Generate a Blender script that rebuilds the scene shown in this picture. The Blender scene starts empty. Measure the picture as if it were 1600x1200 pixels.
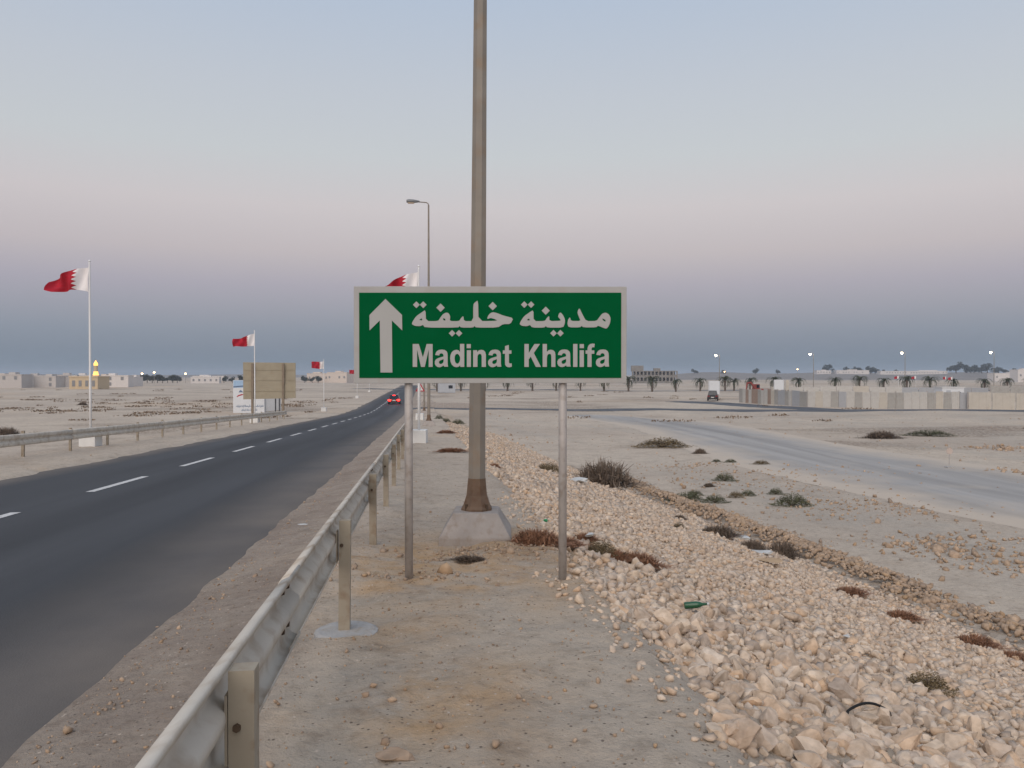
import bpy, bmesh, math, random
import numpy as np
from mathutils import Vector, Matrix

random.seed(11)
rng = np.random.default_rng(11)
scene = bpy.context.scene
COL = scene.collection

# ------------------------------------------------------------------ camera
YAW = math.atan(0.111)            # the camera looks a little to the right of the road
F = 1250.0 / 1600.0               # focal length in picture widths
EYE = 1.5
HOR = 585.0                       # picture row (of 1200) of eye level
cam_d = bpy.data.cameras.new('camera')
cam = bpy.data.objects.new('camera', cam_d)
COL.objects.link(cam)
cam_d.sensor_width = 36.0
cam_d.lens = 36.0 * F
cam_d.clip_start = 0.05
cam_d.clip_end = 20000
cam.location = (0, 0, EYE)
PITCH = math.atan((HOR - 600.0) / 1250.0)
cam.rotation_euler = (math.pi / 2 + PITCH, 0, -YAW)
scene.camera = cam

# ------------------------------------------------------------------ sky and light
SUN_AZ = math.radians(200)        # the glow of the set sun is behind the camera (clockwise from the road)
SUN_EL = math.radians(38)         # middle of the bright western sky
world = bpy.data.worlds.new('World')
scene.world = world
world.use_nodes = True
wn = world.node_tree
for n in list(wn.nodes):
    wn.nodes.remove(n)
w_out = wn.nodes.new('ShaderNodeOutputWorld')
w_bg = wn.nodes.new('ShaderNodeBackground')
w_bg.inputs['Strength'].default_value = 1.0
wn.links.new(w_bg.outputs[0], w_out.inputs[0])
sky = wn.nodes.new('ShaderNodeTexSky')
sky.sky_type = 'NISHITA'
sky.sun_disc = False
sky.sun_elevation = math.radians(1.0)
sky.sun_rotation = SUN_AZ
sky.dust_density = 2.0
tc = wn.nodes.new('ShaderNodeTexCoord')
sep = wn.nodes.new('ShaderNodeSeparateXYZ')
wn.links.new(tc.outputs['Generated'], sep.inputs[0])
asn = wn.nodes.new('ShaderNodeMath'); asn.operation = 'ARCSINE'
wn.links.new(sep.outputs['Z'], asn.inputs[0])
mul = wn.nodes.new('ShaderNodeMath'); mul.operation = 'MULTIPLY'
mul.inputs[1].default_value = 2 / math.pi
wn.links.new(asn.outputs[0], mul.inputs[0])
ramp = wn.nodes.new('ShaderNodeValToRGB')
wn.links.new(mul.outputs[0], ramp.inputs[0])
def lin(c):
    return tuple(((v / 255 + 0.055) / 1.055) ** 2.4 if v > 10 else v / 255 / 12.92 for v in c)
# dusk sky by elevation (degrees): earth shadow, pink belt, pale blue, blue
SKYC = [(0.0, (112, 128, 142)), (0.69, (115, 130, 144)), (2.98, (129, 142.5, 160)), (6.16, (160, 157.5, 174.5)), (8.42, (183, 174.5, 181.5)), (11.53, (196.5, 189, 193)), (15.0, (191.0, 194.2, 198.9)), (19.19, (185.8, 191.1, 200.9)), (25.08, (174.2, 186.1, 204.4)), (45.0, (160, 176, 200)), (90.0, (146, 166, 196))]
cr = ramp.color_ramp
cr.interpolation = 'LINEAR'
for i, (e, c) in enumerate(SKYC):
    p = e / 90
    el = cr.elements[i] if i < 2 else cr.elements.new(p)
    if i < 2:
        el.position = p
    el.color = (*lin(c), 1)
mixs = wn.nodes.new('ShaderNodeMix'); mixs.data_type = 'RGBA'; mixs.blend_type = 'ADD'
mixs.inputs['Factor'].default_value = 0.06
wn.links.new(ramp.outputs[0], mixs.inputs['A'])
wn.links.new(sky.outputs[0], mixs.inputs['B'])
wn.links.new(mixs.outputs['Result'], w_bg.inputs['Color'])

sun_d = bpy.data.lights.new('sun', 'SUN')
sun_d.energy = 2.0
sun_d.angle = math.radians(70)
sun_d.color = (1.0, 0.89, 0.77)
sun = bpy.data.objects.new('sun', sun_d)
COL.objects.link(sun)
sdir = Vector((math.sin(SUN_AZ) * math.cos(SUN_EL), math.cos(SUN_AZ) * math.cos(SUN_EL), math.sin(SUN_EL)))
sun.rotation_euler = (-sdir).to_track_quat('-Z', 'Y').to_euler()

vs = scene.view_settings
vs.view_transform = 'Standard'
vs.look = 'None'
vs.exposure = 0.0
vs.gamma = 1.0
vs.use_curve_mapping = False

# ------------------------------------------------------------------ helpers
def tag(o, label=None, cat=None, group=None, kind=None):
    if label: o['label'] = label
    if cat: o['category'] = cat
    if group: o['group'] = group
    if kind: o['kind'] = kind
    return o

def empty(name, loc=(0, 0, 0), rz=0.0):
    o = bpy.data.objects.new(name, None)
    o.empty_display_size = 0.2
    o.location = loc
    o.rotation_euler = (0, 0, rz)
    COL.objects.link(o)
    return o

def link(name, me, mat=None, parent=None, loc=None):
    o = bpy.data.objects.new(name, me)
    if mat is not None and not me.materials:
        me.materials.append(mat)
    if parent is not None:
        o.parent = parent
    if loc is not None:
        o.location = loc
    COL.objects.link(o)
    return o

def copy_tree(o, parent=None):
    c = o.copy()
    COL.objects.link(c)
    c.parent = parent
    for ch in list(o.children):
        copy_tree(ch, c)
    return c

class MB:
    """collects simple shapes into one mesh"""
    def __init__(self):
        self.v = []; self.f = []
    def add(self, vs_, fs_):
        n = len(self.v)
        self.v += [tuple(p) for p in vs_]
        self.f += [tuple(i + n for i in f) for f in fs_]
        return self
    def box(self, c, s, rz=0.0, taper=1.0):
        cx, cy, cz = c; sx, sy, sz = s[0] / 2, s[1] / 2, s[2] / 2
        out = []
        for z, k in ((-sz, 1.0), (sz, taper)):
            for x, y in ((-sx, -sy), (sx, -sy), (sx, sy), (-sx, sy)):
                x *= k; y *= k
                out.append((cx + x * math.cos(rz) - y * math.sin(rz), cy + x * math.sin(rz) + y * math.cos(rz), cz + z))
        return self.add(out, [(3, 2, 1, 0), (4, 5, 6, 7), (0, 1, 5, 4), (1, 2, 6, 5), (2, 3, 7, 6), (3, 0, 4, 7)])
    def tube(self, pts, r, n=8, cap=True):
        pts = [Vector(p) for p in pts]
        rs = r if isinstance(r, (list, tuple)) else [r] * len(pts)
        out = []; fs_ = []
        up = Vector((0, 0, 1))
        t0 = (pts[1] - pts[0]).normalized()
        a = t0.cross(up)
        if a.length < 0.1: a = t0.cross(Vector((1, 0, 0)))
        a.normalize()
        for i, p in enumerate(pts):
            t = (pts[min(i + 1, len(pts) - 1)] - pts[max(i - 1, 0)]).normalized()
            a = (a - t * a.dot(t)).normalized()
            b = t.cross(a)
            for k in range(n):
                an = 2 * math.pi * (k + 0.5) / n
                out.append(p + (a * math.cos(an) + b * math.sin(an)) * rs[i])
        for i in range(len(pts) - 1):
            for k in range(n):
                k2 = (k + 1) % n
                fs_.append((i * n + k, i * n + k2, (i + 1) * n + k2, (i + 1) * n + k))
        if cap:
            fs_.append(tuple(range(n))[::-1]); fs_.append(tuple((len(pts) - 1) * n + k for k in range(n)))
        return self.add(out, fs_)
    def lathe(self, prof, n=16, c=(0, 0, 0)):
        out = []; fs_ = []
        for r, z in prof:
            for k in range(n):
                an = 2 * math.pi * (k + 0.5) / n
                out.append((c[0] + r * math.cos(an), c[1] + r * math.sin(an), c[2] + z))
        for i in range(len(prof) - 1):
            for k in range(n):
                k2 = (k + 1) % n
                fs_.append((i * n + k, i * n + k2, (i + 1) * n + k2, (i + 1) * n + k))
        fs_.append(tuple(range(n))[::-1]); fs_.append(tuple((len(prof) - 1) * n + k for k in range(n)))
        return self.add(out, fs_)
    def prism(self, poly, y0, y1):
        """polygon in x,z pulled along y"""
        n = len(poly)
        out = [(x, y0, z) for x, z in poly] + [(x, y1, z) for x, z in poly]
        fs_ = [tuple(range(n)), tuple(range(2 * n - 1, n - 1, -1))]
        for k in range(n):
            k2 = (k + 1) % n
            fs_.append((k, n + k, n + k2, k2))
        return self.add(out, fs_)
    def mesh(self, name, smooth=False, fix=True):
        me = bpy.data.meshes.new(name)
        me.from_pydata(self.v, [], self.f)
        if fix:
            bm = bmesh.new(); bm.from_mesh(me)
            bmesh.ops.recalc_face_normals(bm, faces=bm.faces)
            bm.to_mesh(me); bm.free()
        if smooth:
            me.shade_smooth()
        me.update()
        return me
    def build(self, name, mat, parent=None, smooth=False, loc=None, bevel=0.0, fix=True):
        me = self.mesh(name, smooth, fix)
        o = link(name, me, mat, parent, loc)
        if bevel > 0:
            m = o.modifiers.new('bevel', 'BEVEL'); m.width = bevel; m.segments = 2; m.limit_method = 'ANGLE'
        return o

# ------------------------------------------------------------------ materials
def principled(name):
    m = bpy.data.materials.new(name)
    m.use_nodes = True
    nt = m.node_tree
    return m, nt, nt.nodes['Principled BSDF']

def mat(name, col, rough=0.7, metal=0.0, var=0.12, scale=3.0, bump=0.0, bscale=40.0, dirt=None, dirt_amt=0.0, spec=0.4):
    """plain paint / metal / stone with uneven tone, optional dirt blotches and relief"""
    m, nt, p = principled(name)
    p.inputs['Roughness'].default_value = rough
    p.inputs['Metallic'].default_value = metal
    p.inputs['Specular IOR Level'].default_value = spec
    c = lin(col)
    t = nt.nodes.new('ShaderNodeTexCoord')
    n = nt.nodes.new('ShaderNodeTexNoise'); n.inputs['Scale'].default_value = scale; n.inputs['Detail'].default_value = 6
    nt.links.new(t.outputs['Object'], n.inputs['Vector'])
    r = nt.nodes.new('ShaderNodeValToRGB')
    r.color_ramp.elements[0].position = 0.3; r.color_ramp.elements[1].position = 0.7
    r.color_ramp.elements[0].color = (*[v * (1 - var) for v in c], 1)
    r.color_ramp.elements[1].color = (*[min(1, v * (1 + var)) for v in c], 1)
    nt.links.new(n.outputs['Fac'], r.inputs[0])
    outc = r.outputs[0]
    if dirt:
        n2 = nt.nodes.new('ShaderNodeTexNoise'); n2.inputs['Scale'].default_value = scale * 2.3; n2.inputs['Detail'].default_value = 8
        nt.links.new(t.outputs['Object'], n2.inputs['Vector'])
        r2 = nt.nodes.new('ShaderNodeValToRGB')
        r2.color_ramp.elements[0].position = 0.5; r2.color_ramp.elements[1].position = 0.72
        r2.color_ramp.elements[0].color = (0, 0, 0, 1); r2.color_ramp.elements[1].color = (dirt_amt,) * 3 + (1,)
        nt.links.new(n2.outputs['Fac'], r2.inputs[0])
        mx = nt.nodes.new('ShaderNodeMix'); mx.data_type = 'RGBA'
        nt.links.new(r2.outputs[0], mx.inputs['Factor'])
        nt.links.new(outc, mx.inputs['A'])
        mx.inputs['B'].default_value = (*lin(dirt), 1)
        outc = mx.outputs['Result']
    nt.links.new(outc, p.inputs['Base Color'])
    if bump > 0:
        n3 = nt.nodes.new('ShaderNodeTexNoise'); n3.inputs['Scale'].default_value = bscale; n3.inputs['Detail'].default_value = 6
        nt.links.new(t.outputs['Object'], n3.inputs['Vector'])
        b = nt.nodes.new('ShaderNodeBump'); b.inputs['Strength'].default_value = bump; b.inputs['Distance'].default_value = 0.02
        nt.links.new(n3.outputs['Fac'], b.inputs['Height'])
        nt.links.new(b.outputs[0], p.inputs['Normal'])
    return m

def glow(name, col, strength):
    m, nt, p = principled(name)
    c = (*lin(col), 1)
    p.inputs['Base Color'].default_value = c
    p.inputs['Emission Color'].default_value = c
    p.inputs['Emission Strength'].default_value = strength
    return m

def leafmat(name, col, var=0.35):
    """foliage / twigs: tone differs from leaf to leaf"""
    m, nt, p = principled(name)
    p.inputs['Roughness'].default_value = 0.8
    p.inputs['Specular IOR Level'].default_value = 0.2
    g = nt.nodes.new('ShaderNodeNewGeometry')
    r = nt.nodes.new('ShaderNodeValToRGB')
    c = lin(col)
    r.color_ramp.elements[0].color = (*[v * (1 - var) for v in c], 1)
    r.color_ramp.elements[1].color = (*[v * (1 + var) for v in c], 1)
    nt.links.new(g.outputs['Random Per Island'], r.inputs[0])
    nt.links.new(r.outputs[0], p.inputs['Base Color'])
    return m

def stonemat(name, cols, bscale=18.0):
    m, nt, p = principled(name)
    p.inputs['Roughness'].default_value = 0.92
    p.inputs['Specular IOR Level'].default_value = 0.15
    g = nt.nodes.new('ShaderNodeNewGeometry')
    oi = nt.nodes.new('ShaderNodeObjectInfo')
    ad = nt.nodes.new('ShaderNodeMath'); ad.operation = 'ADD'
    nt.links.new(g.outputs['Random Per Island'], ad.inputs[0]); nt.links.new(oi.outputs['Random'], ad.inputs[1])
    fr = nt.nodes.new('ShaderNodeMath'); fr.operation = 'FRACT'
    nt.links.new(ad.outputs[0], fr.inputs[0])
    r = nt.nodes.new('ShaderNodeValToRGB')
    while len(r.color_ramp.elements) < len(cols): r.color_ramp.elements.new(0.5)
    for i, c in enumerate(cols):
        r.color_ramp.elements[i].position = i / (len(cols) - 1)
        r.color_ramp.elements[i].color = (*lin(c), 1)
    nt.links.new(fr.outputs[0], r.inputs[0])
    n = nt.nodes.new('ShaderNodeTexNoise'); n.inputs['Scale'].default_value = bscale; n.inputs['Detail'].default_value = 8
    nt.links.new(g.outputs['Position'], n.inputs['Vector'])
    mx = nt.nodes.new('ShaderNodeMix'); mx.data_type = 'RGBA'; mx.blend_type = 'MULTIPLY'; mx.inputs['Factor'].default_value = 1
    r2 = nt.nodes.new('ShaderNodeValToRGB')
    r2.color_ramp.elements[0].position = 0.3; r2.color_ramp.elements[0].color = (0.72, 0.68, 0.64, 1)
    r2.color_ramp.elements[1].position = 0.65; r2.color_ramp.elements[1].color = (1.08, 1.05, 1.02, 1)
    nt.links.new(n.outputs['Fac'], r2.inputs[0])
    nt.links.new(r.outputs[0], mx.inputs['A']); nt.links.new(r2.outputs[0], mx.inputs['B'])
    nt.links.new(mx.outputs['Result'], p.inputs['Base Color'])
    b = nt.nodes.new('ShaderNodeBump'); b.inputs['Strength'].default_value = 0.5; b.inputs['Distance'].default_value = 0.012
    n2 = nt.nodes.new('ShaderNodeTexNoise'); n2.inputs['Scale'].default_value = bscale * 2.2; n2.inputs['Detail'].default_value = 8
    nt.links.new(g.outputs['Position'], n2.inputs['Vector'])
    nt.links.new(n2.outputs['Fac'], b.inputs['Height']); nt.links.new(b.outputs[0], p.inputs['Normal'])
    return m

def groundmat(name, base, alt, warm, cool, dark):
    """sand: attribute 'zone' (warm soil, grey dust, dark scrub soil) plus mottling, specks and fine relief"""
    m, nt, p = principled(name)
    p.inputs['Roughness'].default_value = 0.95
    p.inputs['Specular IOR Level'].default_value = 0.12
    L = nt.links.new
    g = nt.nodes.new('ShaderNodeNewGeometry')
    def noise(s, d=6, rough=0.55):
        n = nt.nodes.new('ShaderNodeTexNoise'); n.inputs['Scale'].default_value = s; n.inputs['Detail'].default_value = d; n.inputs['Roughness'].default_value = rough
        L(g.outputs['Position'], n.inputs['Vector']); return n.outputs['Fac']
    def rmp(src, a, b, lo=0.0, hi=1.0):
        r = nt.nodes.new('ShaderNodeMapRange'); r.inputs['From Min'].default_value = a; r.inputs['From Max'].default_value = b
        r.inputs['To Min'].default_value = lo; r.inputs['To Max'].default_value = hi; L(src, r.inputs['Value']); return r.outputs[0]
    def mix(a, b, f, mode='MIX'):
        x = nt.nodes.new('ShaderNodeMix'); x.data_type = 'RGBA'; x.blend_type = mode
        if hasattr(a, 'is_linked') or hasattr(a, 'links'): L(a, x.inputs['A'])
        else: x.inputs['A'].default_value = (*a, 1)
        if hasattr(b, 'links'): L(b, x.inputs['B'])
        else: x.inputs['B'].default_value = (*b, 1)
        if hasattr(f, 'links'): L(f, x.inputs['Factor'])
        else: x.inputs['Factor'].default_value = f
        return x.outputs['Result']
    at = nt.nodes.new('ShaderNodeAttribute'); at.attribute_name = 'zone'
    sp = nt.nodes.new('ShaderNodeSeparateColor'); L(at.outputs['Color'], sp.inputs[0])
    def mmul(a, b):
        x = nt.nodes.new('ShaderNodeMath'); x.operation = 'MULTIPLY'; L(a, x.inputs[0])
        if hasattr(b, 'links'): L(b, x.inputs[1])
        else: x.inputs[1].default_value = b
        return x.outputs[0]
    c = mix(lin(base), lin(alt), rmp(noise(0.09, 8), 0.38, 0.62))
    c = mix(c, lin(alt), rmp(noise(1.7, 8), 0.45, 0.7, 0, 0.7))
    wf = nt.nodes.new('ShaderNodeMath'); wf.operation = 'MULTIPLY'
    L(sp.outputs[0], wf.inputs[0]); L(rmp(noise(2.6, 8, 0.65), 0.36, 0.66), wf.inputs[1])
    c = mix(c, lin(warm), wf.outputs[0])
    c = mix(c, lin(cool), mmul(sp.outputs[1], rmp(noise(1.1, 8, 0.6), 0.3, 0.65, 0.1, 0.8)))
    c = mix(c, lin(dark), mmul(sp.outputs[2], rmp(noise(4.0, 8, 0.7), 0.42, 0.6)))
    c = mix(c, lin((156, 142, 130)), mmul(at.outputs['Alpha'], rmp(noise(1.6, 9, 0.65), 0.3, 0.6, 0.55, 1.0)))
    c = mix(c, (0.66, 0.62, 0.60), rmp(noise(0.75, 9, 0.68), 0.5, 0.68, 0, 0.45), 'MULTIPLY')
    c = mix(c, (0.62, 0.58, 0.55), rmp(noise(3.4, 9, 0.7), 0.55, 0.7, 0, 0.55), 'MULTIPLY')
    c = mix(c, (1.12, 1.1, 1.08), rmp(noise(2.1, 9, 0.7), 0.55, 0.68, 0, 0.8), 'MULTIPLY')
    # grit: small light and dark specks
    v = nt.nodes.new('ShaderNodeTexVoronoi'); v.inputs['Scale'].default_value = 42; L(g.outputs['Position'], v.inputs['Vector'])
    vs2 = nt.nodes.new('ShaderNodeSeparateColor'); L(v.outputs['Color'], vs2.inputs[0])
    c = mix(c, lin((215, 200, 185)), mmul(rmp(vs2.outputs[0], 0.95, 0.97), rmp(v.outputs['Distance'], 0.4, 0.2)))
    c = mix(c, lin((95, 84, 76)), mmul(mmul(rmp(vs2.outputs[1], 0.9, 0.94), rmp(v.outputs['Distance'], 0.4, 0.2)), 0.8))
    c = mix(c, (0.72, 0.70, 0.68), rmp(noise(9.0, 10, 0.7), 0.5, 0.34, 0, 0.7), 'MULTIPLY')
    L(c, p.inputs['Base Color'])
    add = nt.nodes.new('ShaderNodeMath'); add.operation = 'ADD'
    L(noise(7.0, 10, 0.7), add.inputs[0]); L(mmul(noise(60.0, 6, 0.7), 0.25), add.inputs[1])
    b = nt.nodes.new('ShaderNodeBump'); b.inputs['Strength'].default_value = 0.85; b.inputs['Distance'].default_value = 0.07
    L(add.outputs[0], b.inputs['Height']); L(b.outputs[0], p.inputs['Normal'])
    return m

M = {}
M['ground'] = groundmat('sand', (200, 186, 169), (184, 170, 155), (198, 164, 126), (172, 165, 155), (104, 86, 72))
M['stone'] = stonemat('limestone', [(206, 187, 168), (214, 196, 176), (188, 170, 153), (216, 201, 185), (196, 180, 165), (210, 183, 156), (172, 159, 148)])
M['rubble'] = stonemat('brown_rubble', [(178, 156, 134), (160, 140, 122), (190, 168, 146), (150, 136, 124), (182, 156, 128)], 12)
M['white'] = mat('white_paint', (212, 212, 210), 0.5, var=0.05)
M['whitepole'] = mat('white_pole_paint', (222, 222, 222), 0.4, var=0.04)
M['galv'] = mat('galvanised_steel', (172, 166, 162), 0.55, 0.15, var=0.12, scale=6, dirt=(128, 112, 96), dirt_amt=0.5)
M['rail'] = mat('dusty_guardrail_steel', (198, 190, 178), 0.9, 0.0, var=0.1, scale=3, dirt=(150, 128, 104), dirt_amt=0.6, spec=0.15)
M['railpost'] = mat('dusty_post_steel', (154, 144, 128), 0.7, 0.05, var=0.12, scale=5, dirt=(120, 92, 66), dirt_amt=0.6)
M['bolt'] = mat('rusty_bolt', (92, 76, 62), 0.7, 0.5)
M['lampsteel'] = mat('weathered_lamp_steel', (136, 129, 120), 0.65, 0.1, var=0.14, scale=2.5, dirt=(140, 116, 92), dirt_amt=0.5)
M['lampskirt'] = mat('rusty_lamp_base', (112, 92, 76), 0.75, 0.2, var=0.2, scale=6, dirt=(96, 66, 46), dirt_amt=0.7)
M['concrete'] = mat('concrete', (158, 150, 144), 0.9, var=0.12, scale=5, bump=0.35, dirt=(136, 120, 106), dirt_amt=0.6)
M['paleconc'] = mat('pale_concrete', (164, 162, 160), 0.9, var=0.1, scale=8, bump=0.4, dirt=(150, 136, 120), dirt_amt=0.6)
M['signgreen'] = mat('green_sign_sheet', (0, 84, 46), 0.55, var=0.05, scale=2, dirt=(6, 92, 56), dirt_amt=0.3, spec=0.02)
M['signwhite'] = mat('white_sign_sheet', (164, 164, 162), 0.5, var=0.03, scale=4)
M['signframe'] = mat('grey_sign_border', (164, 163, 161), 0.5, 0.0, var=0.05, scale=4, dirt=(160, 150, 142), dirt_amt=0.5)
M['red'] = mat('red_cloth', (168, 18, 40), 0.8, var=0.12)
M['flagwhite'] = mat('white_cloth', (222, 218, 218), 0.8, var=0.04)
M['dark'] = mat('dark_plastic', (32, 32, 34), 0.5)
M['black'] = mat('black_rubber', (24, 24, 26), 0.7)
M['glass'] = mat('dark_glass', (28, 32, 38), 0.12, spec=0.6)

# ------------------------------------------------------------------ the lie of the land
def _hash(ix, iy, s):
    h = (ix.astype(np.int64) * 374761393 + iy.astype(np.int64) * 668265263 + s * 974634777) & 0x7fffffff
    h = ((h ^ (h >> 13)) * 1274126177) & 0x7fffffff
    return ((h ^ (h >> 16)) & 0xffff) / 65535.0

def vnoise(x, y, s=0):
    ix = np.floor(x); iy = np.floor(y)
    fx = x - ix; fy = y - iy
    fx = fx * fx * (3 - 2 * fx); fy = fy * fy * (3 - 2 * fy)
    a = _hash(ix, iy, s); b = _hash(ix + 1, iy, s); c = _hash(ix, iy + 1, s); d = _hash(ix + 1, iy + 1, s)
    return (a * (1 - fx) + b * fx) * (1 - fy) + (c * (1 - fx) + d * fx) * fy - 0.5

def fbm(x, y, s=0, o=4):
    r = 0; k = 1.0
    for i in range(o):
        r = r + k * vnoise(x * 2 ** i, y * 2 ** i, s + i * 7); k *= 0.5
    return r

def sstep(a, b, x):
    t = np.clip((x - a) / (b - a), 0, 1)
    return t * t * (3 - 2 * t)

DESERT = -3.0
def P(y):
    """crown of the road bank: falls three in a hundred, then runs out on the plain"""
    k = 0.22
    return -2.85 + k * np.logaddexp(0, (2.85 - 0.0304 * np.asarray(y, float)) / k)

X_EDGE, X_LEFT, X_CREST = -1.82, -8.8, 1.3
def x_toe(y):
    return X_CREST + np.maximum(P(y) - DESERT, 0.1) * 3.15

def H(x, y, road=True):
    x = np.asarray(x, float); y = np.asarray(y, float)
    p = P(y)
    dist = np.hypot(x, y)
    # plain, with low swells
    pl = DESERT + fbm(x * 0.05, y * 0.05, 3) * 0.22 * np.clip(dist / 40, 0.3, 1.5) + fbm(x * 0.5, y * 0.5, 5) * 0.06
    pl = pl + np.clip((dist - 60) / 300, 0, 1) * fbm(x * 0.012, y * 0.012, 9) * 0.5
    # berm on the right of the road
    micro = fbm(x * 1.3, y * 1.3, 21) * 0.06 + fbm(x * 4, y * 4, 22, 3) * 0.035
    berm = p + micro
    # shoulder ramps off the asphalt edge, ragged
    ed = X_EDGE + fbm(x * 0 + 3.1, y * 1.6, 31, 5) * 0.06
    ed = ed + fbm(x * 0 + 1.7, y * 0.35, 32, 2) * 0.05
    right = p - 0.15 + np.clip((x - ed) * 0.14, -0.06, 0.15) + micro * np.clip((x - ed) * 0.9, 0.03, 1)
    edl = X_LEFT + fbm(x * 0 + 7.1, y * 0.9, 33, 4) * 0.3
    left = p - 0.15 + np.clip((edl - x) * 0.3, -0.06, 0.06) + micro * np.clip((edl - x) * 3, 0, 1)
    z = np.where(x > -5, right, left)
    # bank falls away on both sides
    t_r = np.clip((x - X_CREST) / 3.15, 0, None)
    zr = p - t_r - 0.05 * sstep(0.0, 0.25, x - X_CREST) + micro
    z = np.where(x > X_CREST, np.maximum(zr, pl), z)
    # soft run-out at the foot
    t_l = np.clip((-12.2 - x) / 4.5, 0, None)
    zl = p - 0.12 - t_l + micro
    z = np.where(x < -12.2, np.maximum(zl, pl), z)
    far = sstep(240, 330, y)
    z = z * (1 - far) + np.minimum(pl, DESERT + 0.3) * far
    return z

# picture <-> place
ca, sa = math.cos(YAW), math.sin(YAW)
def at(px, depth, z=None):
    """point at the given depth in front of the camera, below picture column px"""
    xc = (px - 800) / 1250 * depth
    x = xc * ca + depth * sa; y = -xc * sa + depth * ca
    return Vector((x, y, float(H(x, y)) if z is None else z))

_D = np.concatenate([np.arange(1.5, 60, 0.02), np.arange(60, 600, 0.25)])
def hit(px, py):
    """where the line of sight through a picture point meets the ground"""
    xc = (px - 800) / 1250 * _D
    X = xc * ca + _D * sa; Y = -xc * sa + _D * ca
    Zg = H(X, Y)
    k = np.argmax(EYE - (py - HOR) / 1250 * _D <= Zg)
    return Vector((float(X[k]), float(Y[k]), float(Zg[k]))), float(_D[k])

def grow(a, b, s0, k, lim):
    out = [a]; s = s0
    while (out[-1] < b if b > a else out[-1] > b):
        s = min(s * k, lim); out.append(out[-1] + (s if b > a else -s))
    return out

xs = sorted(set(np.round(np.concatenate([np.arange(-2.6, 3.0, 0.075), grow(3.0, 7000, 0.09, 1.045, 400), grow(-2.6, -7000, 0.09, 1.045, 400),
     np.arange(-9.6, -8.0, 0.12), np.arange(-13, -9.6, 0.3)]), 3)))
ys = sorted(set(np.round(np.concatenate([np.arange(1.5, 11, 0.075), grow(11, 7000, 0.08, 1.022, 300), grow(1.5, -60, 0.1, 1.15, 10)]), 3)))

def sheet(name, xs_, zfun, ys_, m):
    X, Y = np.meshgrid(xs_, ys_)
    Z = zfun(X, Y)
    nx, ny = len(xs_), len(ys_)
    v = np.stack([X, Y, Z], -1).reshape(-1, 3)
    i = np.arange(nx * ny).reshape(ny, nx)
    q = np.stack([i[:-1, :-1], i[:-1, 1:], i[1:, 1:], i[1:, :-1]], -1).reshape(-1, 4)
    me = bpy.data.meshes.new(name)
    me.vertices.add(len(v)); me.vertices.foreach_set('co', v.ravel())
    me.loops.add(q.size); me.loops.foreach_set('vertex_index', q.ravel())
    me.polygons.add(len(q)); me.polygons.foreach_set('loop_start', np.arange(0, q.size, 4)); me.polygons.foreach_set('loop_total', np.full(len(q), 4))
    me.update(); me.validate(); me.shade_smooth()
    me.materials.append(m)
    return me, X.ravel(), Y.ravel()

def zones(me, x, y, fill=0.0):
    """what the soil is: warm fill round the sign, grey dust of tracks, dark scrub soil"""
    col = np.zeros((len(x), 4), np.float32)
    n = fbm(x * 0.8, y * 0.8, 51)
    warm = np.exp(-((x - 0.55) / 1.3) ** 2 - ((y - 7.4) / 1.2) ** 2) * 2.2
    warm = np.maximum(warm, np.exp(-((x - 0.1) / 0.55) ** 2 - ((y - 4.0) / 0.8) ** 2) * 0.8)
    warm = np.maximum(warm, np.exp(-((x + 0.1) / 0.5) ** 2 - ((y - 5.2) / 0.6) ** 2) * 0.6)
    warm = np.maximum(warm, 0.35 * sstep(0.05, 0.4, fbm(x * 0.03, y * 0.03, 61)))
    col[:, 0] = np.clip(warm + n * 0.5 * (warm > 0.05), fill, 1)
    cool = np.exp(-((x + 0.35 + 0.1 * np.sin(y * 2)) / 0.14) ** 2) * (y < 5.4) * 0.9          # grey strip along the rail
    cool = np.maximum(cool, np.exp(-((y - 6.05 - 0.05 * x) / 0.14) ** 2) * (np.abs(x) < 1.6) * 0.7)
    cool = np.maximum(cool, sstep(-1.35, -1.75, x) * (x > -2.4) * 0.35)
    xt = x_toe(y)
    track = np.exp(-((x - xt - 5.0) / 2.0) ** 2) * sstep(50, 30, y) * (x > 3)                   # wheel track below the bank
    cool = np.maximum(cool, track * 0.8)
    col[:, 1] = np.clip(cool, 0, 1)
    streak = sstep(0.02, 0.3, fbm(x * 0.9 + 0.25 * y, y * 0.05, 77)) * (x > xt + 1.5) * (y < 110)
    col[:, 1] = np.maximum(col[:, 1], streak * 0.7)
    dk = sstep(0.12, 0.4, fbm(x * 0.05, y * 0.16, 71)) * (np.hypot(x, y) > 35) * 0.8
    dk = np.maximum(dk, np.exp(-((x - xt - 0.1) / 0.35) ** 2) * (y > 9) * (y < 40) * 0.9)
    col[:, 2] = np.clip(dk, 0, 1)
    col[:, 3] = sstep(-0.45, -1.25, x + n * 0.5) * (x > -2.6)        # road grime on the shoulder
    a = me.color_attributes.new('zone', 'FLOAT_COLOR', 'POINT')
    a.data.foreach_set('color', col.ravel())

def ground_z(X, Y):
    Z = H(X, Y)
    inb = (X > X_CREST + 0.75) & (X < x_toe(Y) - 0.3) & (Y < 88) & (Y > -6)
    return np.where(inb, Z - 0.08, Z)
me, gx, gy = sheet('desert_ground', xs, ground_z, ys, M['ground'])
zones(me, gx, gy)
ground = tag(link('desert_ground', me), 'pale sandy desert plain and dirt berm beside the road', kind='structure')

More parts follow.
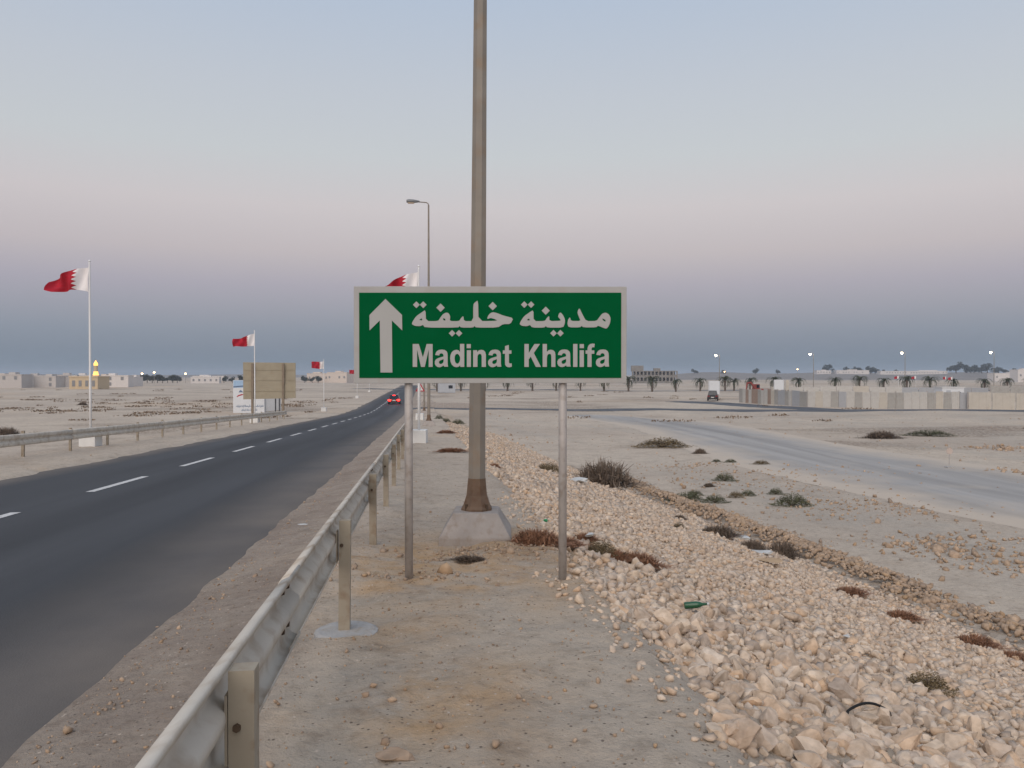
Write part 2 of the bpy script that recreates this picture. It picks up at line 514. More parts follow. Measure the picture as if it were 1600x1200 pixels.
# ------------------------------------------------------------------ roads
def asphalt(name, col, dust, dust_x=None, amt=0.5, sandy=False):
    m, nt, p = principled(name)
    L = nt.links.new
    p.inputs['Roughness'].default_value = 0.85
    p.inputs['Specular IOR Level'].default_value = 0.25
    g = nt.nodes.new('ShaderNodeNewGeometry')
    mp = nt.nodes.new('ShaderNodeMapping'); mp.inputs['Scale'].default_value = (1, 0.045, 1)
    L(g.outputs['Position'], mp.inputs[0])
    n = nt.nodes.new('ShaderNodeTexNoise'); n.inputs['Scale'].default_value = 0.9; n.inputs['Detail'].default_value = 7; L(mp.outputs[0], n.inputs['Vector'])
    n2 = nt.nodes.new('ShaderNodeTexNoise'); n2.inputs['Scale'].default_value = 90; n2.inputs['Detail'].default_value = 4; L(g.outputs['Position'], n2.inputs['Vector'])
    r = nt.nodes.new('ShaderNodeValToRGB'); r.color_ramp.elements[0].position = 0.35; r.color_ramp.elements[1].position = 0.68
    c = lin(col)
    r.color_ramp.elements[0].color = (*[v * 0.82 for v in c], 1); r.color_ramp.elements[1].color = (*[v * 1.22 for v in c], 1)
    L(n.outputs['Fac'], r.inputs[0])
    mx = nt.nodes.new('ShaderNodeMix'); mx.data_type = 'RGBA'; mx.blend_type = 'OVERLAY'; mx.inputs['Factor'].default_value = 0.35
    L(r.outputs[0], mx.inputs['A']); L(n2.outputs['Fac'], mx.inputs['B'])
    outc = mx.outputs['Result']
    if dust_x:     # wheel paths worn into each lane
        sw_ = nt.nodes.new('ShaderNodeSeparateXYZ'); L(g.outputs['Position'], sw_.inputs[0])
        wv = nt.nodes.new('ShaderNodeMath'); wv.operation = 'MULTIPLY_ADD'; L(sw_.outputs[0], wv.inputs[0]); wv.inputs[1].default_value = 3.35; wv.inputs[2].default_value = 1.2
        nw = nt.nodes.new('ShaderNodeMath'); nw.operation = 'MULTIPLY_ADD'; L(n.outputs['Fac'], nw.inputs[0]); nw.inputs[1].default_value = 2.0; L(wv.outputs[0], nw.inputs[2])
        sn = nt.nodes.new('ShaderNodeMath'); sn.operation = 'SINE'; L(nw.outputs[0], sn.inputs[0])
        ms = nt.nodes.new('ShaderNodeMapRange'); ms.inputs['From Min'].default_value = -1; ms.inputs['To Min'].default_value = 0.84; ms.inputs['To Max'].default_value = 1.14; L(sn.outputs[0], ms.inputs['Value'])
        mw = nt.nodes.new('ShaderNodeMix'); mw.data_type = 'RGBA'; mw.blend_type = 'MULTIPLY'; mw.inputs['Factor'].default_value = 1; L(outc, mw.inputs['A']); L(ms.outputs[0], mw.inputs['B'])
        outc = mw.outputs['Result']
    if dust_x:
        sx = nt.nodes.new('ShaderNodeSeparateXYZ'); L(g.outputs['Position'], sx.inputs[0])
        n3 = nt.nodes.new('ShaderNodeTexNoise'); n3.inputs['Scale'].default_value = 0.7; n3.inputs['Detail'].default_value = 8; L(g.outputs['Position'], n3.inputs['Vector'])
        for x0, x1 in dust_x:
            mr = nt.nodes.new('ShaderNodeMapRange'); mr.inputs['From Min'].default_value = x0; mr.inputs['From Max'].default_value = x1
            mr.inputs['To Min'].default_value = 0; mr.inputs['To Max'].default_value = amt
            L(sx.outputs[0], mr.inputs['Value'])
            mm = nt.nodes.new('ShaderNodeMath'); mm.operation = 'MULTIPLY'; L(mr.outputs[0], mm.inputs[0]); L(n3.outputs['Fac'], mm.inputs[1])
            md = nt.nodes.new('ShaderNodeMix'); md.data_type = 'RGBA'; L(mm.outputs[0], md.inputs['Factor']); L(outc, md.inputs['A']); md.inputs['B'].default_value = (*lin(dust), 1)
            outc = md.outputs['Result']
    if sandy:     # blown sand lies over the edges
        ea = nt.nodes.new('ShaderNodeAttribute'); ea.attribute_name = 'edge'
        n4 = nt.nodes.new('ShaderNodeTexNoise'); n4.inputs['Scale'].default_value = 0.5; n4.inputs['Detail'].default_value = 9; L(g.outputs['Position'], n4.inputs['Vector'])
        ad = nt.nodes.new('ShaderNodeMath'); ad.operation = 'ADD'; L(ea.outputs['Fac'], ad.inputs[0]); L(n4.outputs['Fac'], ad.inputs[1])
        mr = nt.nodes.new('ShaderNodeMapRange'); mr.inputs['From Min'].default_value = 0.6; mr.inputs['From Max'].default_value = 1.25; L(ad.outputs[0], mr.inputs['Value'])
        md = nt.nodes.new('ShaderNodeMix'); md.data_type = 'RGBA'; L(mr.outputs[0], md.inputs['Factor']); L(outc, md.inputs['A']); md.inputs['B'].default_value = (*lin((190, 176, 160)), 1)
        outc = md.outputs['Result']
    L(outc, p.inputs['Base Color'])
    b = nt.nodes.new('ShaderNodeBump'); b.inputs['Strength'].default_value = 0.35; b.inputs['Distance'].default_value = 0.01
    L(n2.outputs['Fac'], b.inputs['Height']); L(b.outputs[0], p.inputs['Normal'])
    return m
M['road'] = asphalt('asphalt', (68, 69, 72), (140, 128, 116), [(-3.4, -1.7), (-7.9, -8.8)], 1.0)
M['track'] = asphalt('dusty_grey_asphalt', (154, 150, 146), (160, 148, 136), sandy=True)
M['farroad'] = asphalt('far_asphalt', (88, 90, 94), (150, 140, 130))
M['paint'] = mat('worn_road_paint', (205, 203, 200), 0.7, var=0.1, scale=9, dirt=(110, 108, 106), dirt_amt=0.7)

def road_z(X, Y):
    return P(Y) - 0.15 - 0.004 * np.abs(X + 5.9)
def road_strip_z(X, Y):
    z = road_z(X, Y)
    return z - np.where((X > -1.45) | (X < -9.25), 0.12, 0.0)
ryl = grow(-8, 330, 0.5, 1.01, 4)
me, _, _ = sheet('road', [-9.3, -9.2, -8.0, -7.0, -6.0, -5.0, -4.0, -3.0, -2.2, -1.5, -1.4], road_strip_z, ryl, M['road'])
road = tag(link('road', me), 'dark asphalt two lane road running downhill to the horizon', kind='structure')
for k in range(-1, 34):
    y0 = 15.05 + 5.5 * k
    mb = MB()
    w = 0.075
    n = 3
    vv = []
    for i in range(n + 1):
        y = y0 + 2.9 * i / n
        z = float(road_z(-5.94, y)) + 0.005
        vv += [(-5.94 - w, y, z), (-5.94 + w, y, z)]
    mb.add(vv, [(2 * i, 2 * i + 1, 2 * i + 3, 2 * i + 2) for i in range(n)])
    mb.build('lane_dash', M['paint'], road)

def ribbon(name, pts, widths, m, lift=0.03, seg=None, label=None):
    """a road laid over the plain along a line of points"""
    pts = [Vector((p[0], p[1], 0)) for p in pts]
    # Catmull-Rom
    dense = []; ws = []
    for i in range(len(pts) - 1):
        p0 = pts[max(i - 1, 0)]; p1 = pts[i]; p2 = pts[i + 1]; p3 = pts[min(i + 2, len(pts) - 1)]
        for s in range(10):
            t = s / 10
            dense.append(0.5 * ((2 * p1) + (p2 - p0) * t + (2 * p0 - 5 * p1 + 4 * p2 - p3) * t * t + (3 * p1 - p0 - 3 * p2 + p3) * t ** 3))
            ws.append(widths[i] * (1 - t) + widths[i + 1] * t)
    dense.append(pts[-1]); ws.append(widths[-1])
    vv = []; ff = []
    nc = 13
    for i, p in enumerate(dense):
        t = (dense[min(i + 1, len(dense) - 1)] - dense[max(i - 1, 0)]).normalized()
        nrm = Vector((t.y, -t.x, 0))
        for k in range(nc):
            q = p + nrm * (k / (nc - 1) - 0.5) * ws[i]
            vv.append((q.x, q.y, float(H(q.x, q.y)) + lift * (0.1 if k in (0, nc - 1) else 1)))
    for i in range(len(dense) - 1):
        for k in range(nc - 1):
            a = i * nc + k
            ff.append((a, a + 1, a + nc + 1, a + nc))
    o = MB().add(vv, ff).build(name, m, smooth=True, fix=False)
    a_ = o.data.color_attributes.new('edge', 'FLOAT_COLOR', 'POINT')
    e_ = np.tile(np.abs(np.linspace(-1, 1, nc)), len(dense)) ** 2
    a_.data.foreach_set('color', np.stack([e_, e_, e_, np.ones_like(e_)], 1).astype(np.float32).ravel())
    return tag(o, label, kind='structure')

def w(px, depth):
    p = at(px, depth, 0); return (p.x, p.y)
ribbon('side_track', [w(2400, 19), w(1900, 24.5), w(1600, 30.5), w(1330, 40), w(1190, 50), w(1040, 73), w(900, 92)], [14, 13.5, 13, 12, 11, 10, 6], M['track'], 0.03,
       label='dusty grey side road curving across the sand below the bank')
ribbon('crossing_road', [w(640, 101), w(800, 104), w(1000, 103), w(1250, 100), w(1600, 98.5), w(2300, 96)], [4, 4.5, 4.8, 5.2, 5, 5], M['farroad'], 0.05,
       label='dark asphalt road crossing the plain in front of the hoarding')
ribbon('branch_road', [w(1052, 136), w(1130, 126), w(1200, 112), w(1300, 102)], [4, 5, 6, 5], M['farroad'], 0.06,
       label='short dark branch road where the black car stands')
ribbon('palm_road', [w(560, 245), w(800, 225), w(1100, 225), w(1400, 225), w(1800, 226)], [8, 8, 8, 8, 8], M['farroad'], 0.08,
       label='far dark road lined with palms and lamps')

# ------------------------------------------------------------------ embankment of loose limestone
def emb_z(X, Y):
    return np.where(X < x_toe(Y) + 0.5, H(X, Y), H(X, Y) - 0.06)
exs = np.concatenate([np.arange(X_CREST - 0.05, 3, 0.12), np.arange(3, 12, 0.3)])
ey = grow(-5, 88, 0.12, 1.012, 1.0)
Xe, Ye = np.meshgrid(exs, ey)
tt = (Xe - X_CREST + 0.05) / (12 - X_CREST)
Xe = X_CREST - 0.05 + tt * (x_toe(Ye) + 0.3 - X_CREST)
Ze = H(Xe, Ye) - 0.03 + 0.036 * sstep(0.0, 0.6, Xe - X_CREST) - 0.05 * (tt > 0.98)
nx, ny = Xe.shape[1], Xe.shape[0]
idx = np.arange(nx * ny).reshape(ny, nx)
eq = np.stack([idx[:-1, :-1], idx[:-1, 1:], idx[1:, 1:], idx[1:, :-1]], -1).reshape(-1, 4)
me = bpy.data.meshes.new('rock_embankment')
me.from_pydata(np.stack([Xe, Ye, Ze], -1).reshape(-1, 3).tolist(), [], eq.tolist())
me.shade_smooth(); me.materials.append(M['ground'])
zones(me, Xe.ravel(), Ye.ravel(), 0.55)
bank = tag(link('rock_embankment', me), 'road embankment slope covered in loose cream limestone rocks', kind='structure')

def rock_proto(sub, cuts, seed):
    bm = bmesh.new(); bmesh.ops.create_icosphere(bm, subdivisions=sub, radius=1.0)
    v = np.array([q.co[:] for q in bm.verts]); f = np.array([[q.index for q in fc.verts] for fc in bm.faces]); bm.free()
    r = np.random.default_rng(seed)
    for _ in range(cuts):
        d = r.normal(size=3); d /= np.linalg.norm(d)
        off = r.uniform(0.36, 0.74)
        v = v - np.maximum(0, v @ d - off)[:, None] * d
    v = v + r.normal(size=v.shape) * 0.02
    v *= np.array([r.uniform(0.9, 1.35), r.uniform(0.7, 1.0), r.uniform(0.55, 0.85)])
    return v, f

def rotmats(n, r, tilt=0.6):
    a = r.uniform(0, 2 * np.pi, n); b = r.normal(0, tilt, n); c = r.normal(0, tilt, n)
    def R(ax, an):
        co, si = np.cos(an), np.sin(an); m = np.zeros((n, 3, 3)); i, j, k = ax
        m[:, i, i] = 1; m[:, j, j] = co; m[:, k, k] = co; m[:, j, k] = -si; m[:, k, j] = si; return m
    return R((2, 0, 1), a) @ R((0, 1, 2), b) @ R((1, 2, 0), c)

def stone_mesh(name, pos, size, protos, r, m, tilt=0.6):
    """many stones in one mesh"""
    n = len(pos)
    which = r.integers(0, len(protos), n); R_ = rotmats(n, r, tilt)
    V = []; Fc = []; off = 0
    for k, (pv, pf) in enumerate(protos):
        s = np.where(which == k)[0]
        if not len(s): continue
        vv = np.einsum('nij,vj->nvi', R_[s], pv) * size[s][:, None, None] + pos[s][:, None, :]
        ff = pf[None] + (np.arange(len(s)) * len(pv))[:, None, None] + off
        V.append(vv.reshape(-1, 3)); Fc.append(ff.reshape(-1, 3)); off += len(s) * len(pv)
    V = np.concatenate(V); Fc = np.concatenate(Fc)
    me = bpy.data.meshes.new(name)
    me.vertices.add(len(V)); me.vertices.foreach_set('co', V.ravel())
    me.loops.add(Fc.size); me.loops.foreach_set('vertex_index', Fc.ravel())
    me.polygons.add(len(Fc)); me.polygons.foreach_set('loop_start', np.arange(0, Fc.size, 3)); me.polygons.foreach_set('loop_total', np.full(len(Fc), 3))
    me.update(); me.materials.append(m)
    return me

PR_HI = [rock_proto(2, 11, 100 + i) for i in range(12)]
PR_MID = [rock_proto(2, 8, 200 + i) for i in range(4)] + [rock_proto(2, 12, 220 + i) for i in range(4)] + [rock_proto(1, 9, 240 + i) for i in range(12)]
PR_MID = PR_MID[4:]
PR_LOW = [rock_proto(1, 9, 300 + i) for i in range(12)]
bm = bmesh.new(); bmesh.ops.create_icosphere(bm, subdivisions=0 + 1, radius=1.0); bm.free()
def tiny_proto(seed):
    bm = bmesh.new(); bmesh.ops.create_cube(bm, size=1.4)
    v = np.array([q.co[:] for q in bm.verts]); f = []
    for fc in bm.faces:
        ii = [q.index for q in fc.verts]; f += [[ii[0], ii[1], ii[2]], [ii[0], ii[2], ii[3]]]
    bm.free()
    r = np.random.default_rng(seed)
    v = v * r.uniform(0.65, 1.1, (8, 1)) * np.array([1.2, 0.9, 0.7]) + r.normal(size=v.shape) * 0.12
    return v, np.array(f)
PR_TINY = [tiny_proto(400 + i) for i in range(10)]

def inview(x, y, margin=2.0):
    d = x * sa + y * ca; xc = x * ca - y * sa
    return (d > 1.2) & (np.abs(xc) < 0.66 * d + margin)

def jitter_pts(x0, x1, y0, y1, sp, r):
    gx_, gy_ = np.meshgrid(np.arange(x0, x1, sp), np.arange(y0, y1, sp))
    x = gx_.ravel() + r.uniform(-0.55, 0.55, gx_.size) * sp; y = gy_.ravel() + r.uniform(-0.55, 0.55, gy_.size) * sp
    return x, y

pts = []
for (y0, y1, sp, smed) in ((1.6, 9, 0.074, 0.052), (9, 20, 0.076, 0.047), (20, 60, 0.118, 0.055)):
    x, y = jitter_pts(X_CREST - 0.3, 12.5, y0, y1, sp, rng)
    edge = X_CREST + fbm(y * 0.9, x * 0, 81, 3) * 0.35 + 0.13
    into = (x - edge)
    keep = (into > 0) & (x < x_toe(y) + 0.1) & inview(x, y)
    thin = np.clip(0.55 + into * 3.0, 0, 1) * np.where(y > 34, np.clip(1 - (y - 34) / 30, 0.15, 1), 1)
    keep &= rng.uniform(size=len(x)) < thin * 0.99
    x, y = x[keep], y[keep]
    sz = smed * np.exp(rng.normal(0, 0.38, len(x)))
    near = np.clip((9 - y) / 6, 0, 1)
    sz *= 1 + near * 0.1
    sz = np.clip(sz, 0.02, 0.098)
    pts.append(np.stack([x, y, sz], 1))
# a second, finer layer fills the gaps on the near bank
x, y = jitter_pts(X_CREST - 0.5, 9, 1.6, 12, 0.085, rng)
edge = X_CREST - 0.25 + fbm(y * 0.9, x * 0, 82, 3) * 0.3 + 0.1
keep = (x > edge) & (x < x_toe(y)) & inview(x, y) & (rng.uniform(size=len(x)) < 0.75)
pts.append(np.stack([x[keep], y[keep], 0.026 * np.exp(rng.normal(0, 0.35, keep.sum()))], 1))
pts = np.concatenate(pts)
zz = H(pts[:, 0], pts[:, 1]) + pts[:, 2] * rng.uniform(-0.15, 0.45, len(pts))
show = pts[:, 2] / np.hypot(pts[:, 0], pts[:, 1])
vis = inview(pts[:, 0], pts[:, 1], -0.05) & (pts[:, 1] > 2.4)
order = np.argsort(-np.where(vis, show, 0))
big = order[:300]; rest = order[300:]
HI = []
for i, (v, f) in enumerate(PR_HI):
    me = bpy.data.meshes.new('rock'); me.from_pydata(v.tolist(), [], f.tolist()); me.materials.append(M['stone']); HI.append(me)
Rb = rotmats(300, rng)
for k, i in enumerate(big):
    o = bpy.data.objects.new('rock', HI[k % 12])
    o.parent = bank
    s = float(pts[i, 2]) * 1.12
    o.matrix_local = Matrix.Translation((float(pts[i, 0]), float(pts[i, 1]), float(zz[i]))) @ Matrix(Rb[k].tolist()).to_4x4() @ Matrix.Scale(s, 4)
    COL.objects.link(o)
rp = np.stack([pts[rest, 0], pts[rest, 1], zz[rest]], 1)
fa = pts[rest, 1] > 9
nearm = ~fa
def two(nm, a, b):
    return a
o = link('loose_rocks', stone_mesh('loose_rocks', rp[nearm], pts[rest, 2][nearm], PR_MID, rng, M['stone']), None, bank)
tag(o, kind='stuff')
midm = fa & (pts[rest, 1] < 16)
o = link('loose_rocks', stone_mesh('loose_rocks', rp[midm], pts[rest, 2][midm], PR_LOW, rng, M['stone']), None, bank)
tag(o, kind='stuff')
farm = fa & ~midm
o = link('loose_rocks', stone_mesh('loose_rocks', rp[farm], pts[rest, 2][farm], PR_TINY, rng, M['stone']), None, bank)
tag(o, kind='stuff')

# rubble ridge along the foot of the bank
y = rng.uniform(8, 34, 4200); x = x_toe(y) + 0.8 + 0.35 * fbm(y * 0.4, y * 0, 95) + rng.normal(0, 0.33, len(y))
wgt = np.exp(-((x - x_toe(y) - 0.8) / 0.5) ** 2)
z = H(x, y) + wgt * 0.22 * (0.7 + fbm(y * 0.7, x * 0, 91)) - 0.02
sz = np.clip(0.064 * np.exp(rng.normal(0, 0.4, len(y))), 0.02, 0.12)
o = link('rubble_ridge', stone_mesh('rubble_ridge', np.stack([x, y, z], 1), sz, PR_LOW, rng, M['rubble']))
tag(o, 'low ridge of brown rubble along the foot of the rock slope', 'rubble', kind='stuff')
# rubble strewn over the plain
P_ = []
for (px_, py_, sx, sy, n, s0) in ((1215, 745, 7, 2.2, 420, 0.07), (1330, 790, 4, 1.4, 260, 0.08), (1480, 850, 2.6, 0.9, 320, 0.08), (1560, 880, 2.0, 1.0, 200, 0.09),
                              (1570, 700, 4, 1.2, 160, 0.12), (1590, 738, 1.2, 0.6, 90, 0.13), (1075, 728, 3, 0.8, 120, 0.08), (800, 690, 3, 5, 120, 0.08),
                              (1180, 760, 5, 2.5, 200, 0.06), (1400, 800, 5, 1.5, 260, 0.05)):
    c, d = hit(px_, py_); n = int(n * 0.8); s0 *= 0.62
    q = np.stack([c.x + rng.normal(0, sx * 0.5, n), c.y + rng.normal(0, sy * 0.9, n), s0 * np.exp(rng.normal(0, 0.5, n))], 1)
    P_.append(q)
q = np.concatenate(P_)
x, y = rng.uniform(5, 60, 1500), rng.uniform(10, 90, 1500)
kp = x > x_toe(y) + 1
P_ = np.concatenate([q, np.stack([x[kp], y[kp], 0.035 * np.exp(rng.normal(0, 0.5, kp.sum()))], 1)])
o = link('scattered_rubble', stone_mesh('scattered_rubble', np.stack([P_[:, 0], P_[:, 1], H(P_[:, 0], P_[:, 1]) + P_[:, 2] * 0.25], 1), P_[:, 2], PR_LOW, rng, M['rubble']))
tag(o, 'broken stones strewn across the sand below the bank', 'rubble', kind='stuff')
# pebbles and clods on the berm and the shoulders
x = np.concatenate([rng.uniform(-1.75, 1.5, 2600), rng.uniform(-1.8, 1.3, 900), rng.uniform(-12, -9, 900), rng.normal(0.7, 0.55, 420), rng.normal(-0.1, 0.3, 120), rng.normal(-1.75, 0.08, 600)])
y = np.concatenate([2.2 + rng.exponential(4, 2600), rng.uniform(8, 40, 900), rng.uniform(15, 60, 900), rng.normal(7.7, 0.22, 420), rng.normal(6.75, 0.12, 120), 2.5 + rng.exponential(6, 600)])
sz = 0.0065 * np.exp(rng.normal(0, 0.55, len(x)))
sz[4400:4940] *= 2.0
o = link('pebbles', stone_mesh('pebbles', np.stack([x, y, H(x, y) + sz * 0.3], 1), sz, PR_LOW, rng, M['rubble']))
tag(o, 'small pale pebbles and clods lying on the dirt verge', 'pebbles', kind='stuff')

# ------------------------------------------------------------------ the road sign
def flat_curve(name, polys, depth):
    """2D outlines (holes allowed) filled and given thickness -> mesh in x,z, facing -y"""
    cu = bpy.data.curves.new(name, 'CURVE'); cu.dimensions = '2D'; cu.fill_mode = 'BOTH'; cu.extrude = depth
    for pl in polys:
        s = cu.splines.new('POLY'); s.points.add(len(pl) - 1)
        for k, (a, b) in enumerate(pl): s.points[k].co = (a, b, 0, 1)
        s.use_cyclic_u = True
    o = bpy.data.objects.new(name, cu); COL.objects.link(o)
    dg = bpy.context.evaluated_depsgraph_get(); dg.update()
    me = bpy.data.meshes.new_from_object(o.evaluated_get(dg)); me.name = name
    bpy.data.objects.remove(o); bpy.data.curves.remove(cu)
    me.transform(Matrix.Rotation(math.pi / 2, 4, 'X'))
    return me

def smooth_poly(pl, it=1):
    for _ in range(it):
        out = []
        for k in range(len(pl)):
            a, b = pl[k], pl[(k + 1) % len(pl)]
            out += [(a[0] * 0.8 + b[0] * 0.2, a[1] * 0.8 + b[1] * 0.2), (a[0] * 0.2 + b[0] * 0.8, a[1] * 0.2 + b[1] * 0.8)]
        pl = out
    return pl

D_SIGN = 6.55
sp_ = at(766, D_SIGN)
sign = empty('road_sign', (sp_.x, sp_.y, sp_.z), -YAW)
tag(sign, 'green road sign with white arrow and Arabic and Latin lettering on two posts', 'road sign')
K = D_SIGN / 1250
def sx(px): return (px - 766) * K
def sz_(py): return EYE - (py - HOR) * K - sp_.z
M['signback'] = mat('bare_aluminium', (170, 170, 168), 0.45, 0.6)
mb = MB().prism([(sx(553), sz_(599)), (sx(979), sz_(598.5)), (sx(979), sz_(448)), (sx(553), sz_(447.5))], 0.0, 0.028)
panel = mb.build('panel', M['signframe'], sign, bevel=0.003)
mb = MB().prism([(sx(561.5), sz_(590.5)), (sx(970.5), sz_(590.5)), (sx(970.5), sz_(457.5)), (sx(561.5), sz_(457.5))], -0.004, 0.01)
mb.build('green_face', M['signgreen'], panel)
def dia(cx, cy, r): return [(cx - r, cy), (cx, cy + r), (cx + r, cy), (cx, cy - r)]
def conv(pl, ox, oy, k): return [(sx(ox + a * k), sz_(oy + b * k)) for a, b in pl]
arrow = conv([(408, 193), (590, 370), (592, 540), (478, 430), (483, 1003), (352, 1003), (345, 430), (232, 540), (232, 370)], 545, 440, 100 / 706)
o = link('arrow', flat_curve('arrow', [arrow], 0.0015), M['signwhite'], panel, (0, -0.0085, 0))
kA = 170 / 1600
body1 = [(1575, 350), (1530, 438), (1420, 438), (1345, 490), (1025, 490), (1003, 466), (982, 490), (805, 490), (783, 466), (762, 490), (275, 490), (245, 448), (205, 470),
         (130, 465), (82, 440), (95, 400), (145, 325), (225, 268), (285, 228), (290, 395), (470, 395), (500, 345), (540, 292), (590, 268), (625, 280), (648, 325), (640, 395),
         (778, 395), (800, 355), (840, 316), (848, 395), (985, 395), (985, 150), (1010, 120), (1056, 88), (1062, 395), (1345, 390), (1300, 365), (1240, 347), (1190, 367),
         (1195, 330), (1225, 285), (1270, 263), (1330, 275), (1430, 315)]
holes1 = [[(188, 378), (228, 350), (240, 386)], [(538, 352), (572, 358), (578, 386), (548, 384)]]
dots1 = [dia(150, 155, 50), dia(251, 155, 50), dia(505, 198, 62), dia(674, 573, 49), dia(775, 573, 49), dia(1270, 175, 62)]
body2 = [(710, 263), (750, 308), (778, 370), (775, 430), (750, 490), (518, 490), (497, 466), (473, 490), (295, 490), (265, 450), (222, 470), (150, 465), (110, 440), (128, 395),
         (175, 325), (250, 270), (315, 230), (317, 395), (482, 395), (510, 350), (546, 316), (550, 395), (718, 390), (702, 360), (676, 335), (685, 293)]
holes2 = [[(213, 380), (253, 352), (262, 388)]]
dots2 = [dia(180, 153, 49), dia(280, 153, 49), dia(495, 242, 60), dia(609, 572, 49), dia(710, 572, 49)]
body3 = [(990, 203), (1030, 290), (1088, 395), (1240, 393), (1280, 340), (1320, 287), (1370, 268), (1420, 293), (1448, 350), (1440, 420), (1412, 480), (1385, 507), (1330, 490),
         (1262, 460), (1235, 487), (1047, 487), (1022, 463), (998, 487), (835, 487), (813, 440), (820, 380), (850, 333), (865, 393), (1008, 393), (985, 340), (960, 275), (968, 235)]
holes3 = [[(1322, 352), (1372, 376), (1374, 406), (1334, 384)]]
w1 = [conv(smooth_poly(p_), 635, 460, kA) for p_ in [body1] + holes1] + [conv(p_, 635, 460, kA) for p_ in dots1]
w2 = [conv(smooth_poly(p_), 800, 460, kA) for p_ in [body2, body3] + holes2 + holes3] + [conv(p_, 800, 460, kA) for p_ in dots2]
link('arabic_word', flat_curve('arabic_word', w1, 0.0015), M['signwhite'], panel, (0, -0.0085, 0))
link('arabic_word', flat_curve('arabic_word', w2, 0.0015), M['signwhite'], panel, (0, -0.0085, 0))
LA = [(197, 252), (138, 252), (130, 232), (105, 250), (75, 260), (45, 257), (18, 240), (2, 210), (2, 175), (15, 148), (40, 130), (75, 118), (110, 108), (130, 100), (130, 85), (122, 65), (102, 55),
      (85, 57), (72, 68), (66, 88), (8, 80), (16, 48), (36, 20), (66, 4), (105, 0), (145, 5), (175, 25), (188, 55), (190, 100), (190, 190), (192, 225)]
LAH = [(130, 140), (105, 150), (80, 160), (66, 172), (62, 190), (70, 208), (90, 213), (112, 205), (127, 188), (131, 165)]
def off(pl, dx, dy): return [(a + dx, b + dy) for a, b in pl]
def rect(x0, y0, x1, y1): return [(x0, y0), (x1, y0), (x1, y1), (x0, y1)]
ld = [(852, 117), (852, 455), (795, 455), (792, 430), (770, 452), (738, 460), (700, 450), (668, 420), (650, 375), (645, 330), (650, 280), (668, 240), (700, 212), (738, 203), (770, 212), (790, 235), (790, 117)]
ldh = [(755, 262), (775, 280), (790, 310), (791, 345), (782, 380), (765, 402), (748, 408), (728, 398), (714, 370), (710, 330), (714, 295), (728, 270)]
ln_ = [(983, 455), (983, 210), (1040, 210), (1042, 238), (1065, 212), (1100, 203), (1135, 210), (1160, 235), (1170, 275), (1170, 455), (1108, 455), (1108, 300), (1102, 272), (1082, 262), (1060, 270), (1048, 292), (1046, 330), (1046, 455)]
lt = [(1450, 150), (1505, 132), (1508, 212), (1545, 212), (1545, 262), (1508, 262), (1508, 385), (1514, 402), (1530, 405), (1548, 400), (1550, 450), (1520, 460), (1490, 458), (1465, 445), (1452, 420), (1450, 380), (1450, 262), (1418, 262), (1418, 212), (1450, 212)]
lM = [(95, 118), (185, 118), (245, 315), (300, 118), (388, 118), (388, 455), (330, 455), (330, 200), (272, 455), (218, 455), (160, 200), (160, 455), (95, 455)]
madinat = [lM, off(LA, 418, 200), off(LAH, 418, 200), ld, ldh, rect(890, 210, 950, 455), rect(888, 120, 948, 180), ln_, off(LA, 1200, 200), off(LAH, 1200, 200), lt]
lK = [(182, 118), (246, 118), (246, 250), (330, 118), (412, 118), (320, 250), (425, 455), (350, 455), (275, 305), (246, 345), (246, 455), (182, 455)]
lh = [(450, 118), (512, 118), (512, 235), (535, 210), (570, 202), (605, 210), (630, 235), (637, 275), (637, 455), (578, 455), (578, 300), (572, 272), (552, 262), (530, 270), (517, 290), (512, 325), (512, 455), (450, 455)]
lf = [(1108, 455), (1108, 262), (1080, 262), (1080, 212), (1108, 212), (1110, 175), (1120, 145), (1145, 120), (1180, 112), (1215, 116), (1208, 168), (1188, 165), (1172, 172), (1168, 190), (1168, 212), (1208, 212), (1208, 262), (1168, 262), (1168, 455)]
khalifa = [lK, lh, off(LA, 665, 198), off(LAH, 665, 198), rect(898, 118, 960, 455), rect(993, 210, 1055, 455), rect(993, 120, 1055, 180), lf, off(LA, 1230, 198), off(LAH, 1230, 198)]
for wd_, ox_ in ((madinat, 635), (khalifa, 800)):
    link('latin_word', flat_curve('latin_word', [conv(p_, ox_, 525, kA) for p_ in wd_], 0.0015), M['signwhite'], panel, (0, -0.0085, 0))
for px_, py_ in ((637, 907), (880, 912)):
    xl = sx(px_)
    gz = EYE - (py_ - HOR) * K - sp_.z - 0.12
    mb = MB().tube([(xl, 0.062, gz), (xl, 0.062, sz_(452))], 0.034, 16)
    post = mb.build('post', M['galv'], sign, smooth=False)
    post.data.shade_smooth()
    for zc in (sz_(480), sz_(566)):
        MB().box((xl, 0.045, zc), (0.16, 0.03, 0.05)).build('clamp', M['galv'], post)
for zc in (sz_(480), sz_(566)):
    MB().box((sx(766), 0.036, zc), (2.0, 0.014, 0.045)).build('stiffener', M['signback'], panel)

